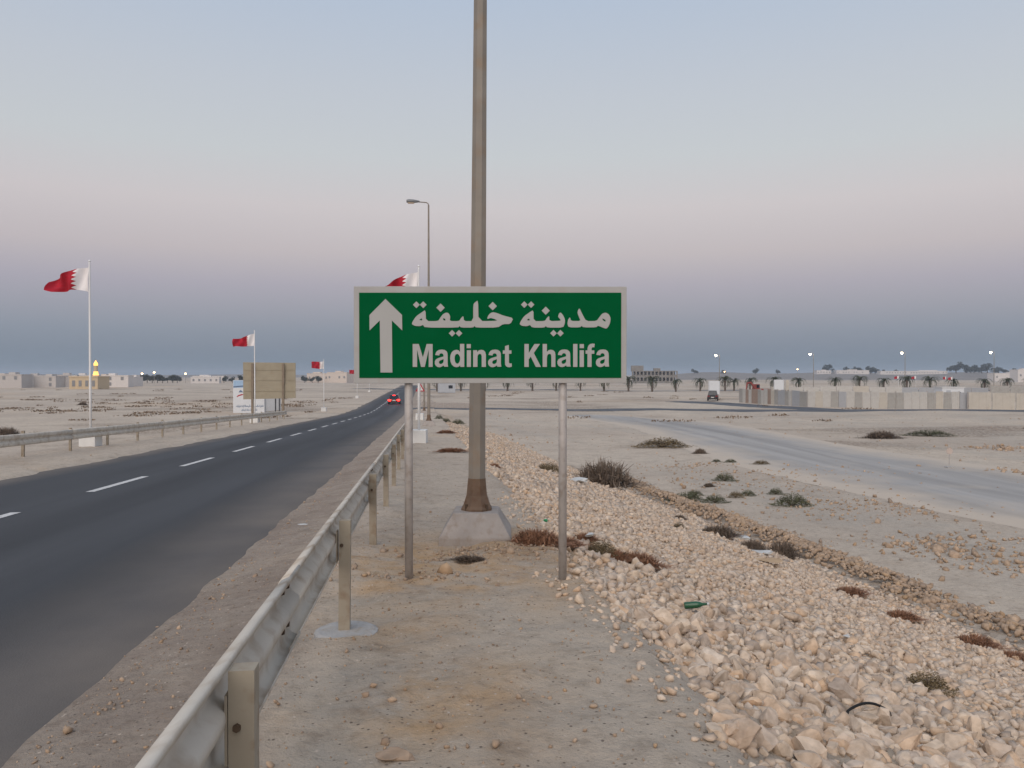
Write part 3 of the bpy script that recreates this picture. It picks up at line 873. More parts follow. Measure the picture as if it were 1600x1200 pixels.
# ------------------------------------------------------------------ street lamps
def make_lamp(height=12.3, plinth=True):
    root = empty('street_lamp')
    if plinth:
        mb = MB()
        a, b, hgt = 0.375, 0.235, 0.31
        mb.add([(-a, -a, -0.25), (a, -a, -0.25), (a, a, -0.25), (-a, a, -0.25), (-a, -a, 0.07), (a, -a, 0.07), (a, a, 0.07), (-a, a, 0.07), (-b, -b, hgt), (b, -b, hgt), (b, b, hgt), (-b, b, hgt)],
               [(3, 2, 1, 0), (0, 1, 5, 4), (1, 2, 6, 5), (2, 3, 7, 6), (3, 0, 4, 7), (4, 5, 9, 8), (5, 6, 10, 9), (6, 7, 11, 10), (7, 4, 8, 11), (8, 9, 10, 11)])
        mb.build('concrete_plinth', M['concrete'], root, bevel=0.012)
    z0 = 0.31 if plinth else 0.0
    pole = MB().lathe([(0.098, z0 + 0.1), (0.094, 1.2), (0.078, 5.0), (0.062, 8.5), (0.046, height)], 8).build('pole', M['lampsteel'], root)
    MB().lathe([(0.175, z0), (0.175, z0 + 0.02), (0.155, z0 + 0.05), (0.118, z0 + 0.16), (0.104, z0 + 0.3), (0.1, z0 + 0.34)], 8).build('base_skirt', M['lampskirt'], pole)
    for k in range(4):
        an = math.pi / 4 + k * math.pi / 2
        MB().tube([(0.15 * math.cos(an), 0.15 * math.sin(an), z0), (0.15 * math.cos(an), 0.15 * math.sin(an), z0 + 0.07)], 0.016, 6).build('anchor_bolt', M['bolt'], pole)
    MB().tube([(0, 0, height - 0.05), (-0.03, 0, height + 0.08), (-0.12, 0, height + 0.13), (-0.6, 0, height + 0.16)], 0.03, 8).build('arm', M['lampsteel'], root, smooth=True)
    mb = MB()
    prof = [(-0.5, 0.05, 0.05), (-0.62, 0.09, 0.08), (-0.85, 0.13, 0.12), (-1.1, 0.15, 0.13), (-1.22, 0.11, 0.09)]
    vv = []; ff = []
    for x_, wy, hz in prof:
        for k in range(8):
            an = 2 * math.pi * k / 8
            vv.append((x_, wy * math.cos(an), height + 0.17 + hz * math.sin(an) * (1.0 if math.sin(an) > 0 else 0.7)))
    for i in range(4):
        for k in range(8):
            k2 = (k + 1) % 8; ff.append((i * 8 + k, i * 8 + k2, i * 8 + 8 + k2, i * 8 + 8 + k))
    ff += [tuple(range(8)), tuple(range(32, 40))]
    lum = mb.add(vv, ff).build('luminaire', mat('grey_luminaire', (120, 122, 124), 0.5), root, smooth=True)
    MB().box((-0.97, 0, height + 0.075), (0.34, 0.18, 0.03)).build('lens', mat('amber_lens', (206, 180, 150), 0.3), lum)
    return root
lamp0 = make_lamp()
LAMPS = [((0.57, 8.62), 'near street lamp pole on a concrete plinth, rising behind the green sign'),
         ((0.31, 44.8), 'whole grey street lamp with its head in view above the sign'),
         ((0.1, 80.5), 'distant street lamp pole beside the red warning triangle'),
         ((0.1, 117.0), 'farthest street lamp on the verge of the main road')]
for i, ((x_, y_), lb) in enumerate(LAMPS):
    o = lamp0 if i == 0 else copy_tree(lamp0)
    o.location = (x_, y_, float(H(x_, y_)) - 0.02)
    o.rotation_euler = (0.0, math.radians(0.45 if i == 0 else 0), 0 if i else -YAW)
    tag(o, lb, 'street lamp', 'street lamps along the main road')

# ------------------------------------------------------------------ guardrails
WPROF = [(0.0, 0.142), (0.002, 0.156), (0.008, 0.16), (0.066, 0.146), (0.08, 0.132), (0.083, 0.11), (0.083, 0.066), (0.075, 0.05), (0.012, 0.022), (0.006, 0.0),
         (0.012, -0.022), (0.075, -0.05), (0.083, -0.066), (0.083, -0.11), (0.08, -0.132), (0.066, -0.146), (0.008, -0.16), (0.002, -0.156), (0.0, -0.142)]
def guardrail(name, xpost, side, y_list, y_beams, hgt, label):
    """side = -1: the beam hangs on the left of the posts"""
    root = empty(name, (xpost, y_list[0], float(P(y_list[0]))))
    tag(root, label, 'guardrail')
    ox, oy, oz = root.location
    for yk in y_list:
        g = float(H(xpost, yk))
        mb = MB()
        c = 0.036; dpt = 0.034; t = 0.005
        # C section with lips, flat web towards the camera
        sec = [(-c, -dpt), (c, -dpt), (c, dpt), (c - 0.02, dpt), (c - 0.02, dpt - t), (c - t, dpt - t), (c - t, -dpt + t), (-c + t, -dpt + t), (-c + t, dpt - t), (-c + 0.02, dpt - t), (-c + 0.02, dpt), (-c, dpt)]
        n = len(sec)
        lean = random.uniform(-0.012, 0.012)
        vv = [(xpost - ox + a, yk - oy + b, g - oz - 0.3) for a, b in sec] + [(xpost - ox + a + lean, yk - oy + b, g - oz + hgt) for a, b in sec]
        ff = [(k, (k + 1) % n, n + (k + 1) % n, n + k) for k in range(n)]
        ff += [(n + 0, n + 1, n + 6, n + 7), (n + 1, n + 2, n + 5, n + 6), (n + 2, n + 3, n + 4, n + 5), (n + 0, n + 7, n + 8, n + 11), (n + 8, n + 9, n + 10, n + 11), (n + 3, n + 10, n + 9, n + 8, n + 7, n + 6, n + 5, n + 4)]
        post = mb.add(vv, ff).build('post', M['railpost'], root)
        MB().box((xpost - ox + side * 0.041, yk - oy, g - oz + hgt - 0.17), (0.008, 0.07, 0.2)).build('spacer', M['railpost'], post)
        MB().tube([(xpost - ox + side * 0.01, yk - oy - 0.046, g - oz + hgt - 0.16), (xpost - ox + side * 0.01, yk - oy - 0.03, g - oz + hgt - 0.16)], 0.012, 6).build('bolt', M['bolt'], post)
    xb = xpost + side * 0.04
    for i, (ya, yb) in enumerate(y_beams):
        n = max(2, int((yb - ya) / 0.8) + 1)
        vv = []; ff = []
        m_ = len(WPROF)
        lift = 0.004 * (i % 2)
        for k in range(n + 1):
            yk = ya + (yb - ya) * k / n
            zc = float(P(yk)) + hgt - 0.14 + (0 if xpost > -5 else -0.16)
            wob = 0.003 * math.sin(yk * 0.9 + i)
            for a, b in WPROF:
                vv.append((xb + side * (a * 0.6 + lift) - ox + wob * 0.5, yk - oy, zc + b - oz + wob * 0.4))
        for k in range(n):
            for j in range(m_ - 1):
                ff.append((k * m_ + j, k * m_ + j + 1, (k + 1) * m_ + j + 1, (k + 1) * m_ + j))
        o = MB().add(vv, ff).build('beam', M['rail'], root, smooth=True, fix=False)
        sm = o.modifiers.new('thickness', 'SOLIDIFY'); sm.thickness = 0.004; sm.offset = 0
        # lap bolts at the far end of the piece
        for dy in (0.08, 0.2):
            for b in (0.085, -0.085):
                zc = float(P(yb - dy)) + hgt - 0.14 + (0 if xpost > -5 else -0.16)
                mb = MB().tube([(xb + side * 0.052 - ox, yb - dy - oy, zc + b - oz), (xb + side * 0.036 - ox, yb - dy - oy, zc + b - oz)], [0.017, 0.012], 8)
                mb.build('lap_bolt', M['bolt'], o)
    return root
yl = [2.29 + 2.92 * k for k in range(-1, 12)]
yl = [-0.65, 2.36, 5.28, 8.32, 11.2] + [11.2 + 2.95 * k for k in range(1, 9)]
guardrail('guardrail', -0.515, -1, yl, [(-1.8, 3.7), (3.45, 9.6), (9.35, 15.5), (15.25, 21.4), (21.15, 27.3), (27.05, 35.2)], 0.73,
          'near dusty steel guardrail on the right verge, running past the sign')
for k, yk in enumerate(yl[1:4]):
    if k == 1:
        g = float(H(-0.53, yk))
        o = MB().lathe([(0.21, -0.06), (0.205, 0.008), (0.18, 0.02), (0.05, 0.022)], 18).build('concrete_collar', M['paleconc'], None, loc=(-0.5, yk, g - 0.004))
        tag(o, 'round pale concrete collar round the foot of a guardrail post', 'concrete collar')
yl2 = [14.5 + 2.98 * k for k in range(0, 18)]
guardrail('guardrail', -11.0, 1, yl2, [(12.0, 20.4), (20.15, 26.4), (26.15, 35.4), (35.15, 44.4), (44.15, 53.4), (53.15, 66.0)], 0.72,
          'far guardrail along the left edge of the road, in front of the flagpoles')

# ------------------------------------------------------------------ flags
def flag_parts(L, h, ph, furl):
    def pt(s, t):
        hh = h * (1 - furl * s)
        x_ = -L * s * (0.97 + 0.03 * t)
        zt = -furl * 0.95 * h * s * (0.6 + 0.4 * s)
        z_ = zt - t * hh + 0.05 * h * math.sin(5 * s + ph)
        y_ = 0.17 * L * s ** 0.6 * math.sin(8.5 * s + 2.2 * t + ph) + 0.06 * math.sin(17 * s - 3 * t + ph)
        if s > 0.85: z_ += (s - 0.85) * h * 1.2 * (t - 0.4) * math.sin(ph * 2)
        return (x_, y_, z_)
    def sb(t):
        u = (t * 5) % 1
        return 0.27 + 0.1 * (1 - abs(2 * u - 1))
    nt_ = 30; ns = 14
    out = []
    for lo, hi in ((0, 1), (1, 2)):
        vv = []; ff = []
        for j in range(nt_ + 1):
            t = j / nt_; b = sb(t) if 0 < j < nt_ else 0.27
            for i in range(ns + 1):
                s = b * i / ns if lo == 0 else b + (1 - b) * i / ns
                vv.append(pt(s, t))
        for j in range(nt_):
            for i in range(ns):
                a = j * (ns + 1) + i; ff.append((a, a + 1, a + ns + 2, a + ns + 1))
        out.append(MB().add(vv, ff))
    return out
def make_flag(height, ph, furl=0.45, L=1.42, h=0.85):
    root = empty('flagpole')
    MB().box((0, 0, 0.1), (0.55, 0.55, 0.7)).build('concrete_base', M['white'], root, bevel=0.015)
    pole = MB().lathe([(0.045, 0.4), (0.042, 2), (0.03, height - 0.05), (0.03, height)], 12).build('pole', M['whitepole'], root, smooth=True)
    MB().lathe([(0.01, height), (0.04, height + 0.02), (0.045, height + 0.05), (0.02, height + 0.085), (0.005, height + 0.09)], 10).build('finial', M['whitepole'], pole, smooth=True)
    wh, rd = flag_parts(L, h, ph, furl)
    f = wh.build('flag', M['flagwhite'], root, smooth=True, loc=(-0.03, 0, height - 0.18), fix=False)
    rd.build('red_field', M['red'], f, smooth=True, fix=False)
    MB().tube([(0, 0, 0.02), (0, 0, -h - 0.02)], 0.008, 5).build('halyard', M['whitepole'], f)
    return root
FL = [(141, 27.6, 6.35, 0.4, 0.52, 'nearest flagpole on the left of the road with red and white flag flying'),
      (398, 54.5, 6.2, 1.9, 0.48, 'red and white flag on a white pole in front of the blank brown board'),
      (506, 93, 6.0, 3.4, 0.1, 'third red and white flag from the left, beyond the brown board'),
      (558, 150, 5.6, 2.6, 0.2, 'small far red and white flag just left of the green sign'),
      (577, 205, 5.4, 1.0, 0.6, 'farthest drooping red flag left of the road, low beside the sign')]
for px_, d, hh, ph, fu, lb in FL:
    o = make_flag(hh, ph, fu)
    o.location = at(px_, d)
    o.rotation_euler = (0, 0, -YAW + math.radians(random.uniform(-8, 8)))
    tag(o, lb, 'flagpole', 'flagpoles along the road')
for (xw, yw, hh, ph, fu, lb) in ((-0.15, 27.6, 6.0, 0.8, 0.62, 'right-hand flagpole with a drooping flag just showing above the sign'),
                            (-0.25, 58.0, 5.9, 2.2, 0.4, 'second flagpole on the right verge, behind the sign post')):
    o = make_flag(hh, ph, fu)
    o.location = (xw, yw, float(H(xw, yw)))
    o.rotation_euler = (0, 0, -YAW)
    tag(o, lb, 'flagpole', 'flagpoles along the road')

# ------------------------------------------------------------------ boards beyond the left guardrail
M['tanboard'] = mat('tan_board_back', (150, 141, 122), 0.7, 0.0, var=0.08, scale=0.8, dirt=(132, 120, 100), dirt_amt=0.4)
M['tansteel'] = mat('brown_steel', (128, 114, 98), 0.7, 0.1, var=0.15)
def board_tan():
    d = 80.0; k = d / 1250
    b = at(421, d)
    root = empty('road_sign', b, -YAW)
    def X(px): return (px - 421) * k
    def Z(py): return EYE - (py - HOR) * k - b.z
    pan = MB().prism([(X(380), Z(624)), (X(462), Z(622)), (X(462), Z(567)), (X(380), Z(566))], -0.03, 0.03).build('panel', M['tanboard'], root, bevel=0.01)
    for px_ in (395, 443):
        p_ = MB().box((X(px_), -0.14, Z(567) / 2 - 0.3), (0.2, 0.2, Z(569) + 0.6)).build('post', M['tansteel'], root)
        MB().tube([(X(px_) + 0.1, -0.16, Z(600)), (X(px_ + 2), -0.3, Z(567) - 0.2)], 0.06, 6).build('brace', M['tansteel'], p_)
    for py_ in (578, 594, 611):
        MB().box((X(421), -0.05, Z(py_)), (80 * k, 0.035, 0.07)).build('stiffener', M['tanboard'], pan)
    tag(root, 'large blank tan back of a road sign on two posts beyond the guardrail', 'road sign')
board_tan()
M['bluepaint'] = mat('pale_blue_print', (150, 178, 206), 0.5, var=0.06)
M['darkblue'] = mat('blue_print', (92, 112, 140), 0.5)
M['boardwhite'] = mat('white_board_sheet', (205, 208, 212), 0.5, var=0.04, scale=1)
M['boardgrey'] = mat('grey_board_side', (168, 172, 178), 0.5, var=0.05)
def board_ad():
    d = 97.0; k = d / 1250
    b = at(390, d)
    root = empty('billboard', b, -YAW)
    def X(px): return (px - 390) * k
    def Z(py): return EYE - (py - HOR) * k - b.z
    z0 = 0.05
    pan = MB().prism([(X(364), z0), (X(413), z0), (X(413), Z(594)), (X(364), Z(594))], 0, 0.5).build('panel', M['boardwhite'], root, bevel=0.01)
    MB().prism([(X(364.6), Z(606)), (X(412.6), Z(605)), (X(412.6), Z(594.4)), (X(364.6), Z(594.4))], -0.008, 0.0).build('blue_band', M['bluepaint'], pan)
    MB().prism([(X(364.6), Z(605.5)), (X(364.6), Z(603.5)), (X(380), Z(602.2)), (X(412.6), Z(601.2)), (X(412.6), Z(603.2)), (X(380), Z(604.4))], -0.014, -0.009).build('blue_stripe', M['darkblue'], pan)
    MB().prism([(X(372.8), Z(613)), (X(375), Z(609.5)), (X(377.5), Z(610.2)), (X(380), Z(613))], -0.008, 0).build('emblem', M['darkblue'], pan)
    MB().prism([(X(369.5), Z(620)), (X(372), Z(617.5)), (X(377), Z(615.8)), (X(382), Z(616)), (X(378), Z(617.6)), (X(373), Z(619)), (X(370.5), Z(620.4))], -0.008, 0).build('red_swoosh', M['red'], pan)
    # two blurred lines of script: joined strokes with dots
    r = random.Random(5)
    for (xa, xb, yb) in ((368.5, 410, 635.2), (377, 402, 641.2)):
        mb = MB(); x_ = xa
        while x_ < xb:
            wd = r.uniform(1.2, 3.2); hi = r.uniform(0.9, 2.6)
            mb.box((X(x_ + wd / 2), -0.006, Z(yb)), (wd * k * 0.94, 0.01, 0.055))
            mb.box((X(x_ + wd * 0.8), -0.006, Z(yb - hi / 2) + 0.03), (0.05, 0.01, hi * k))
            if r.random() < 0.5: mb.box((X(x_ + wd * 0.4), -0.006, Z(yb + r.choice((-2.1, 1.2)))), (0.06, 0.01, 0.06), 0)
            x_ += wd + (0.8 if r.random() < 0.25 else 0)
        mb.build('script_line', M['darkblue'], pan)
    side = MB().prism([(X(413.3), z0 + 0.2), (X(437), z0 + 0.35), (X(437), Z(612)), (X(413.3), Z(612))], 0.25, 0.4).build('side_panel', M['boardgrey'], root)
    for px_ in (429.5, 435.5):
        MB().box((X(px_), 0.2, Z(629) - 0.2), (0.09, 0.09, Z(612) - z0)).build('upright', M['dark'], side)
    for px_ in (368, 409): MB().box((X(px_), 0.62, Z(594) / 2 - 0.3), (0.16, 0.16, Z(596) + 0.5)).build('post', M['tansteel'], root)
    tag(root, 'white advertising board with blue top band and two lines of script', 'billboard')
board_ad()

# ------------------------------------------------------------------ vehicles
def make_car(name, paint, lit, suv=False):
    """x right, y forward (the tail faces -y)"""
    root = empty(name)
    L, W = 4.4, 1.78
    hb = 0.78 if not suv else 0.92
    ht = 1.44 if not suv else 1.72
    # body: cross-sections along y
    secs = [(-L / 2, 0.70, 0.42, hb * 0.92), (-L / 2 + 0.12, 0.84, 0.30, hb), (-1.3, 0.89, 0.24, hb + 0.04), (0.6, 0.89, 0.24, hb + 0.02), (1.5, 0.87, 0.26, hb - 0.06), (L / 2 - 0.15, 0.8, 0.3, hb - 0.18), (L / 2, 0.66, 0.4, hb - 0.3)]
    vv = []; ff = []
    for y_, wd, zb, zt in secs:
        vv += [(-wd * 0.92, y_, zb), (wd * 0.92, y_, zb), (wd, y_, (zb + zt) / 2), (wd * 0.93, y_, zt), (-wd * 0.93, y_, zt), (-wd, y_, (zb + zt) / 2)]
    for i in range(len(secs) - 1):
        for k in range(6):
            k2 = (k + 1) % 6; ff.append((i * 6 + k, i * 6 + k2, i * 6 + 6 + k2, i * 6 + 6 + k))
    ff += [tuple(range(6)), tuple(range(len(secs) * 6 - 6, len(secs) * 6))]
    body = MB().add(vv, ff).build('body', paint, root, smooth=False, bevel=0.03)
    y0, y1, y2, y3 = (-1.95, -1.35, 0.35, 1.05) if not suv else (-2.1, -1.85, 0.4, 1.1)
    vv = [(-0.8, y0, hb), (0.8, y0, hb), (0.8, y3, hb), (-0.8, y3, hb), (-0.6, y1, ht), (0.6, y1, ht), (0.6, y2, ht), (-0.6, y2, ht)]
    MB().add(vv, [(0, 1, 5, 4), (1, 2, 6, 5), (2, 3, 7, 6), (3, 0, 4, 7), (4, 5, 6, 7), (3, 2, 1, 0)]).build('cabin', paint, root, bevel=0.04)
    def quad(name_, q, m):
        c = sum((Vector(p_) for p_ in q), Vector()) / 4
        nrm = (Vector(q[1]) - Vector(q[0])).cross(Vector(q[2]) - Vector(q[0])).normalized() * 0.012
        if nrm.dot(c - Vector((0, -0.4, 1.0))) < 0: nrm = -nrm
        MB().add([Vector(p_) + nrm for p_ in q] + [Vector(p_) - nrm for p_ in q], [(0, 1, 2, 3), (7, 6, 5, 4), (0, 4, 5, 1), (1, 5, 6, 2), (2, 6, 7, 3), (3, 7, 4, 0)]).build(name_, m, root)
    def lerp(a, b, t): return tuple(a[i] + (b[i] - a[i]) * t for i in range(3))
    def inset(a, b, c, d, t=0.1):
        ce = tuple((a[i] + b[i] + c[i] + d[i]) / 4 for i in range(3))
        return [lerp(p_, ce, t * 1.4) for p_ in (a, b, c, d)]
    quad('rear_window', inset(vv[0], vv[1], vv[5], vv[4]), M['glass'])
    quad('windscreen', inset(vv[2], vv[3], vv[7], vv[6]), M['glass'])
    quad('side_window', inset(vv[1], vv[2], vv[6], vv[5]), M['glass'])
    quad('side_window', inset(vv[3], vv[0], vv[4], vv[7]), M['glass'])
    tl = M['tail_lit'] if lit else M['tail_off']
    for s in (-1, 1):
        MB().box((s * 0.66, -L / 2 + 0.0, hb - 0.13), (0.38, 0.12, 0.2)).build('tail_light', tl, root, bevel=0.02)
        MB().box((s * 0.62, L / 2 - 0.12, 0.6), (0.3, 0.14, 0.14)).build('headlight', M['white'], root)
    if lit: MB().box((0, y1 - 0.1, ht - 0.1), (0.4, 0.05, 0.05)).build('brake_light', tl, root)
    MB().box((0, -L / 2 - 0.01, 0.6), (0.5, 0.03, 0.12)).build('number_plate', M['white'], root)
    MB().box((0, -L / 2 + 0.02, 0.4), (1.5, 0.16, 0.2)).build('bumper', M['dark'] if suv else paint, root, bevel=0.03)
    for s in (-1, 1):
        for yw in (-1.35, 1.35):
            wh = MB().tube([(s * 0.7, yw, 0.33), (s * 0.9, yw, 0.33)], 0.33, 18).build('wheel', M['black'], root)
            MB().tube([(s * 0.895, yw, 0.33), (s * 0.91, yw, 0.33)], 0.2, 12).build('rim', M['galv'], wh)
    return root
M['tail_lit'] = glow('lit_tail_light', (255, 26, 20), 18.0)
M['tail_off'] = mat('tail_light', (120, 20, 20), 0.3)
o = make_car('car', mat('dark_red_car_paint', (62, 14, 18), 0.3, spec=0.6), True)
y_ = 123.0
o.location = (-4.35, y_, float(road_z(-4.35, y_)) + 0.005)
tag(o, 'red car driving away down the road with lit tail lights', 'car')
o = make_car('car', mat('black_car_paint', (26, 27, 30), 0.3, spec=0.6), False, True)
p_ = at(1114, 137); o.location = (p_.x, p_.y, p_.z + 0.07); o.rotation_euler = (0, 0, math.radians(-22))
tag(o, 'black car parked on the plain in front of a white board', 'car')

# ------------------------------------------------------------------ compound behind the hoarding
PAN = [mat('grey_panel', (160, 158, 154), 0.7, var=0.1, scale=0.8, dirt=(140, 130, 120), dirt_amt=0.5), mat('pale_panel', (184, 182, 178), 0.7, var=0.06, scale=0.8, dirt=(160, 150, 140), dirt_amt=0.4), mat('brown_panel', (150, 132, 120), 0.7, var=0.1),
       mat('cream_panel', (184, 178, 168), 0.7, var=0.06, scale=0.7, dirt=(164, 154, 142), dirt_amt=0.4), mat('blue_grey_panel', (160, 162, 166), 0.7, var=0.06)]
def hoarding(name, pts_, wid, hgt, pick, label):
    root = empty(name, (pts_[0][0], pts_[0][1], DESERT)); tag(root, label, 'hoarding')
    ox, oy = pts_[0]; n_ = 0
    cache = {}
    for a, b in zip(pts_[:-1], pts_[1:]):
        v = Vector((b[0] - a[0], b[1] - a[1])); Ln = v.length; an = math.atan2(v.y, v.x); n = max(1, round(Ln / wid))
        for i in range(n):
            m = pick(n_); key = (m.name, n)
            if key not in cache:
                mb = MB().box((0, 0, hgt / 2 - 0.15), (Ln / n * 0.95, 0.08, hgt + 0.3))
                for s in (-0.3, 0, 0.3): mb.box((s * Ln / n, -0.055, hgt / 2 - 0.15), (Ln / n * 0.08, 0.03, hgt + 0.28))
                cache[key] = mb.mesh('panel'); cache[key].materials.append(m)
            t = (i + 0.5) / n
            x_ = a[0] + v.x * t; y_ = a[1] + v.y * t
            o = bpy.data.objects.new('panel', cache[key]); o.parent = root
            o.location = (x_ - ox, y_ - oy, float(H(x_, y_)) - DESERT + random.uniform(-0.08, 0.1)); o.rotation_euler = (0, 0, an + random.uniform(-0.02, 0.02)); COL.objects.link(o); n_ += 1
            if i == 0 or i % 4 == 0:
                mb = MB().box((0, 0, hgt / 2), (0.12, 0.12, hgt + 0.25))
                if 'post' not in cache: cache['post'] = mb.mesh('post'); cache['post'].materials.append(M['galv'])
                q = bpy.data.objects.new('post', cache['post']); q.parent = root
                q.location = (a[0] + v.x * i / n - ox, a[1] + v.y * i / n - oy + 0.1, float(H(x_, y_)) - DESERT); COL.objects.link(q)
    return root
seqA = [0, 1, 2, 1, 2, 2, 0, 1, 1, 2, 3, 0, 4, 4, 0, 1, 4, 4, 0, 0, 1, 3, 1, 0, 4, 1, 0, 1, 1, 3, 0, 0, 1, 1, 1, 0, 3, 0, 1, 4, 4, 1, 3, 3, 3, 3, 3, 3, 3, 1, 1]
A_, B_, C_, D_ = w(1156, 131), w(1262, 112), w(1400, 106), w(1512, 105)
hoarding('hoarding', [A_, B_, C_, D_], 0.98, 2.2, lambda n: PAN[seqA[n % len(seqA)]], 'patchwork hoarding of grey, white and brown panels round the compound')
hoarding('hoarding', [w(1513, 104.5), w(1700, 103)], 3.0, 2.15, lambda n: PAN[3], 'plain cream hoarding to the right of the patchwork panels')
hoarding('hoarding', [w(1205, 152), w(1410, 150)], 3.0, 2.05, lambda n: PAN[1] if n % 5 else PAN[3], 'long white back wall showing above the patchwork hoarding')
hoarding('hoarding', [w(1408, 150), w(1545, 150)], 3.0, 1.9, lambda n: PAN[4], 'grey back wall of the compound beside the white one')
hoarding('hoarding', [w(1548, 142), w(1700, 140)], 3.0, 2.6, lambda n: PAN[0], 'taller dull grey wall at the right edge behind the cream hoarding')

def cabin(name, px, d, wd, dp, hg, m, label, cat, z=None):
    p_ = at(px, d); root = empty(name, p_, -YAW + random.uniform(-0.15, 0.15)); tag(root, label, cat)
    MB().box((0, 0, hg / 2 + 0.1), (wd, dp, hg)).build('wall', m, root, bevel=0.03)
    MB().box((0, 0, hg + 0.14), (wd + 0.2, dp + 0.2, 0.1)).build('roof', M['white'], root)
    MB().box((-wd * 0.22, -dp / 2 - 0.01, hg * 0.5), (wd * 0.2, 0.06, hg * 0.75)).build('door', M['boardgrey'], root)
    MB().box((wd * 0.22, -dp / 2 - 0.01, hg * 0.62), (wd * 0.24, 0.06, hg * 0.3)).build('window', M['glass'], root)
    return root
cabin('site_cabin', 1483, 122, 3.2, 2.6, 2.5, M['boardwhite'], 'white site cabin standing inside the compound', 'cabin')
cabin('kiosk', 697.5, 190, 4.0, 3.0, 2.4, M['boardgrey'], 'grey kiosk on the plain seen under the sign, left of the lamp pole', 'kiosk')

def hoard_sign(px, d, wd, hg, zb, label, m=None, tilt=0.0):
    p_ = at(px, d); root = empty('notice_board', p_, -YAW); tag(root, label, 'notice board')
    pan = MB().box((0, 0, zb + hg / 2), (wd, 0.12, hg)).build('panel', m or M['boardwhite'], root, bevel=0.02)
    for s in (-0.46, 0.46): MB().box((s * wd, -0.075, zb + hg / 2), (0.05, 0.03, hg * 0.98)).build('edge_strip', M['boardgrey'], pan)
    for s in (-0.35, 0.35): MB().box((s * wd, 0.12, (zb + hg) / 2 - 0.2), (0.12, 0.12, zb + hg + 0.2)).build('leg', M['tansteel'], root)
    return root
hoard_sign(1116, 143, 2.05, 2.4, 1.0, 'white upright board standing right behind the black car')
hoard_sign(1217, 148, 1.9, 1.9, 1.6, 'white board behind the left end of the patchwork hoarding')
hoard_sign(1230, 149, 0.8, 1.9, 1.5, 'narrow cream board next to the white board at the hoarding', PAN[3])

# red excavator behind the hoarding
p_ = at(1187, 150); ex = empty('excavator', p_, 0.3)
M['machred'] = mat('faded_red_machine', (140, 66, 58), 0.6)
for s in (-0.9, 0.9): MB().box((s, 0, 0.4), (0.5, 3.0, 0.8)).build('track', M['dark'], ex, bevel=0.15)
MB().box((0.1, 0, 1.35), (2.4, 2.2, 1.0)).build('body', M['machred'], ex, bevel=0.08)
MB().box((-0.6, 0.3, 2.2), (0.9, 1.1, 1.0)).build('cab', M['machred'], ex, bevel=0.06)
MB().box((-0.6, -0.27, 2.3), (0.7, 0.03, 0.6)).build('cab_window', M['glass'], ex)
MB().tube([(-0.9, 0, 1.7), (-2.1, 0, 3.0), (-3.0, 0, 2.9)], [0.22, 0.2, 0.14], 6).build('boom', M['machred'], ex)
MB().tube([(-2.9, 0, 3.0), (-3.2, 0, 1.4)], [0.16, 0.1], 6).build('dipper', M['machred'], ex)
MB().box((-3.2, 0, 1.1), (0.5, 0.8, 0.6), 0, 0.6).build('bucket', M['dark'], ex)
tag(ex, 'faded red digger behind the brown panels of the hoarding', 'excavator')

# ------------------------------------------------------------------ lit lamps and palms along the far road
M['lamp_lit'] = glow('lit_lamp', (255, 238, 205), 26.0)
M['lamp_warm'] = glow('lit_warm_lamp', (255, 205, 140), 14.0)
def lit_lamp(hg, r=0.3):
    root = empty('street_lamp')
    MB().lathe([(0.1, 0), (0.09, hg * 0.5), (0.05, hg)], 8).build('pole', M['lampsteel'], root)
    MB().tube([(0, 0, hg - 0.05), (-0.3, 0, hg + 0.1), (-0.9, 0, hg + 0.12)], 0.04, 6).build('arm', M['lampsteel'], root)
    hd = MB().lathe([(0.1, 0.2), (r, 0.02), (r * 0.95, -0.02)], 10, (-1.0, 0, hg + 0.1)).build('luminaire', M['lampsteel'], root)
    MB().lathe([(r * 0.9, -0.03), (r * 0.95, -0.2), (r * 0.6, -0.42), (0.08, -0.5)], 10, (-1.0, 0, hg + 0.1)).build('lens', M['lamp_lit'], hd, smooth=True)
    return root
l0 = lit_lamp(10.0)
for i, (px_, py_, lb) in enumerate(((1124, 555, 'lit street lamp far off, above the white board and black car'), (1271, 553, 'lit street lamp far off, above the left half of the hoarding'),
                              (1414, 551, 'lit street lamp far off, third from the green sign'), (1553, 550, 'lit street lamp far off, nearest the right edge of the picture'))):
    o = l0 if i == 0 else copy_tree(l0)
    d = 222.0
    p_ = at(px_, d); o.location = p_
    o.scale = (1, 1, (EYE + (HOR - py_) / 1250 * d - p_.z) / 10.0)
    tag(o, lb, 'street lamp', 'lit lamps along the far road')

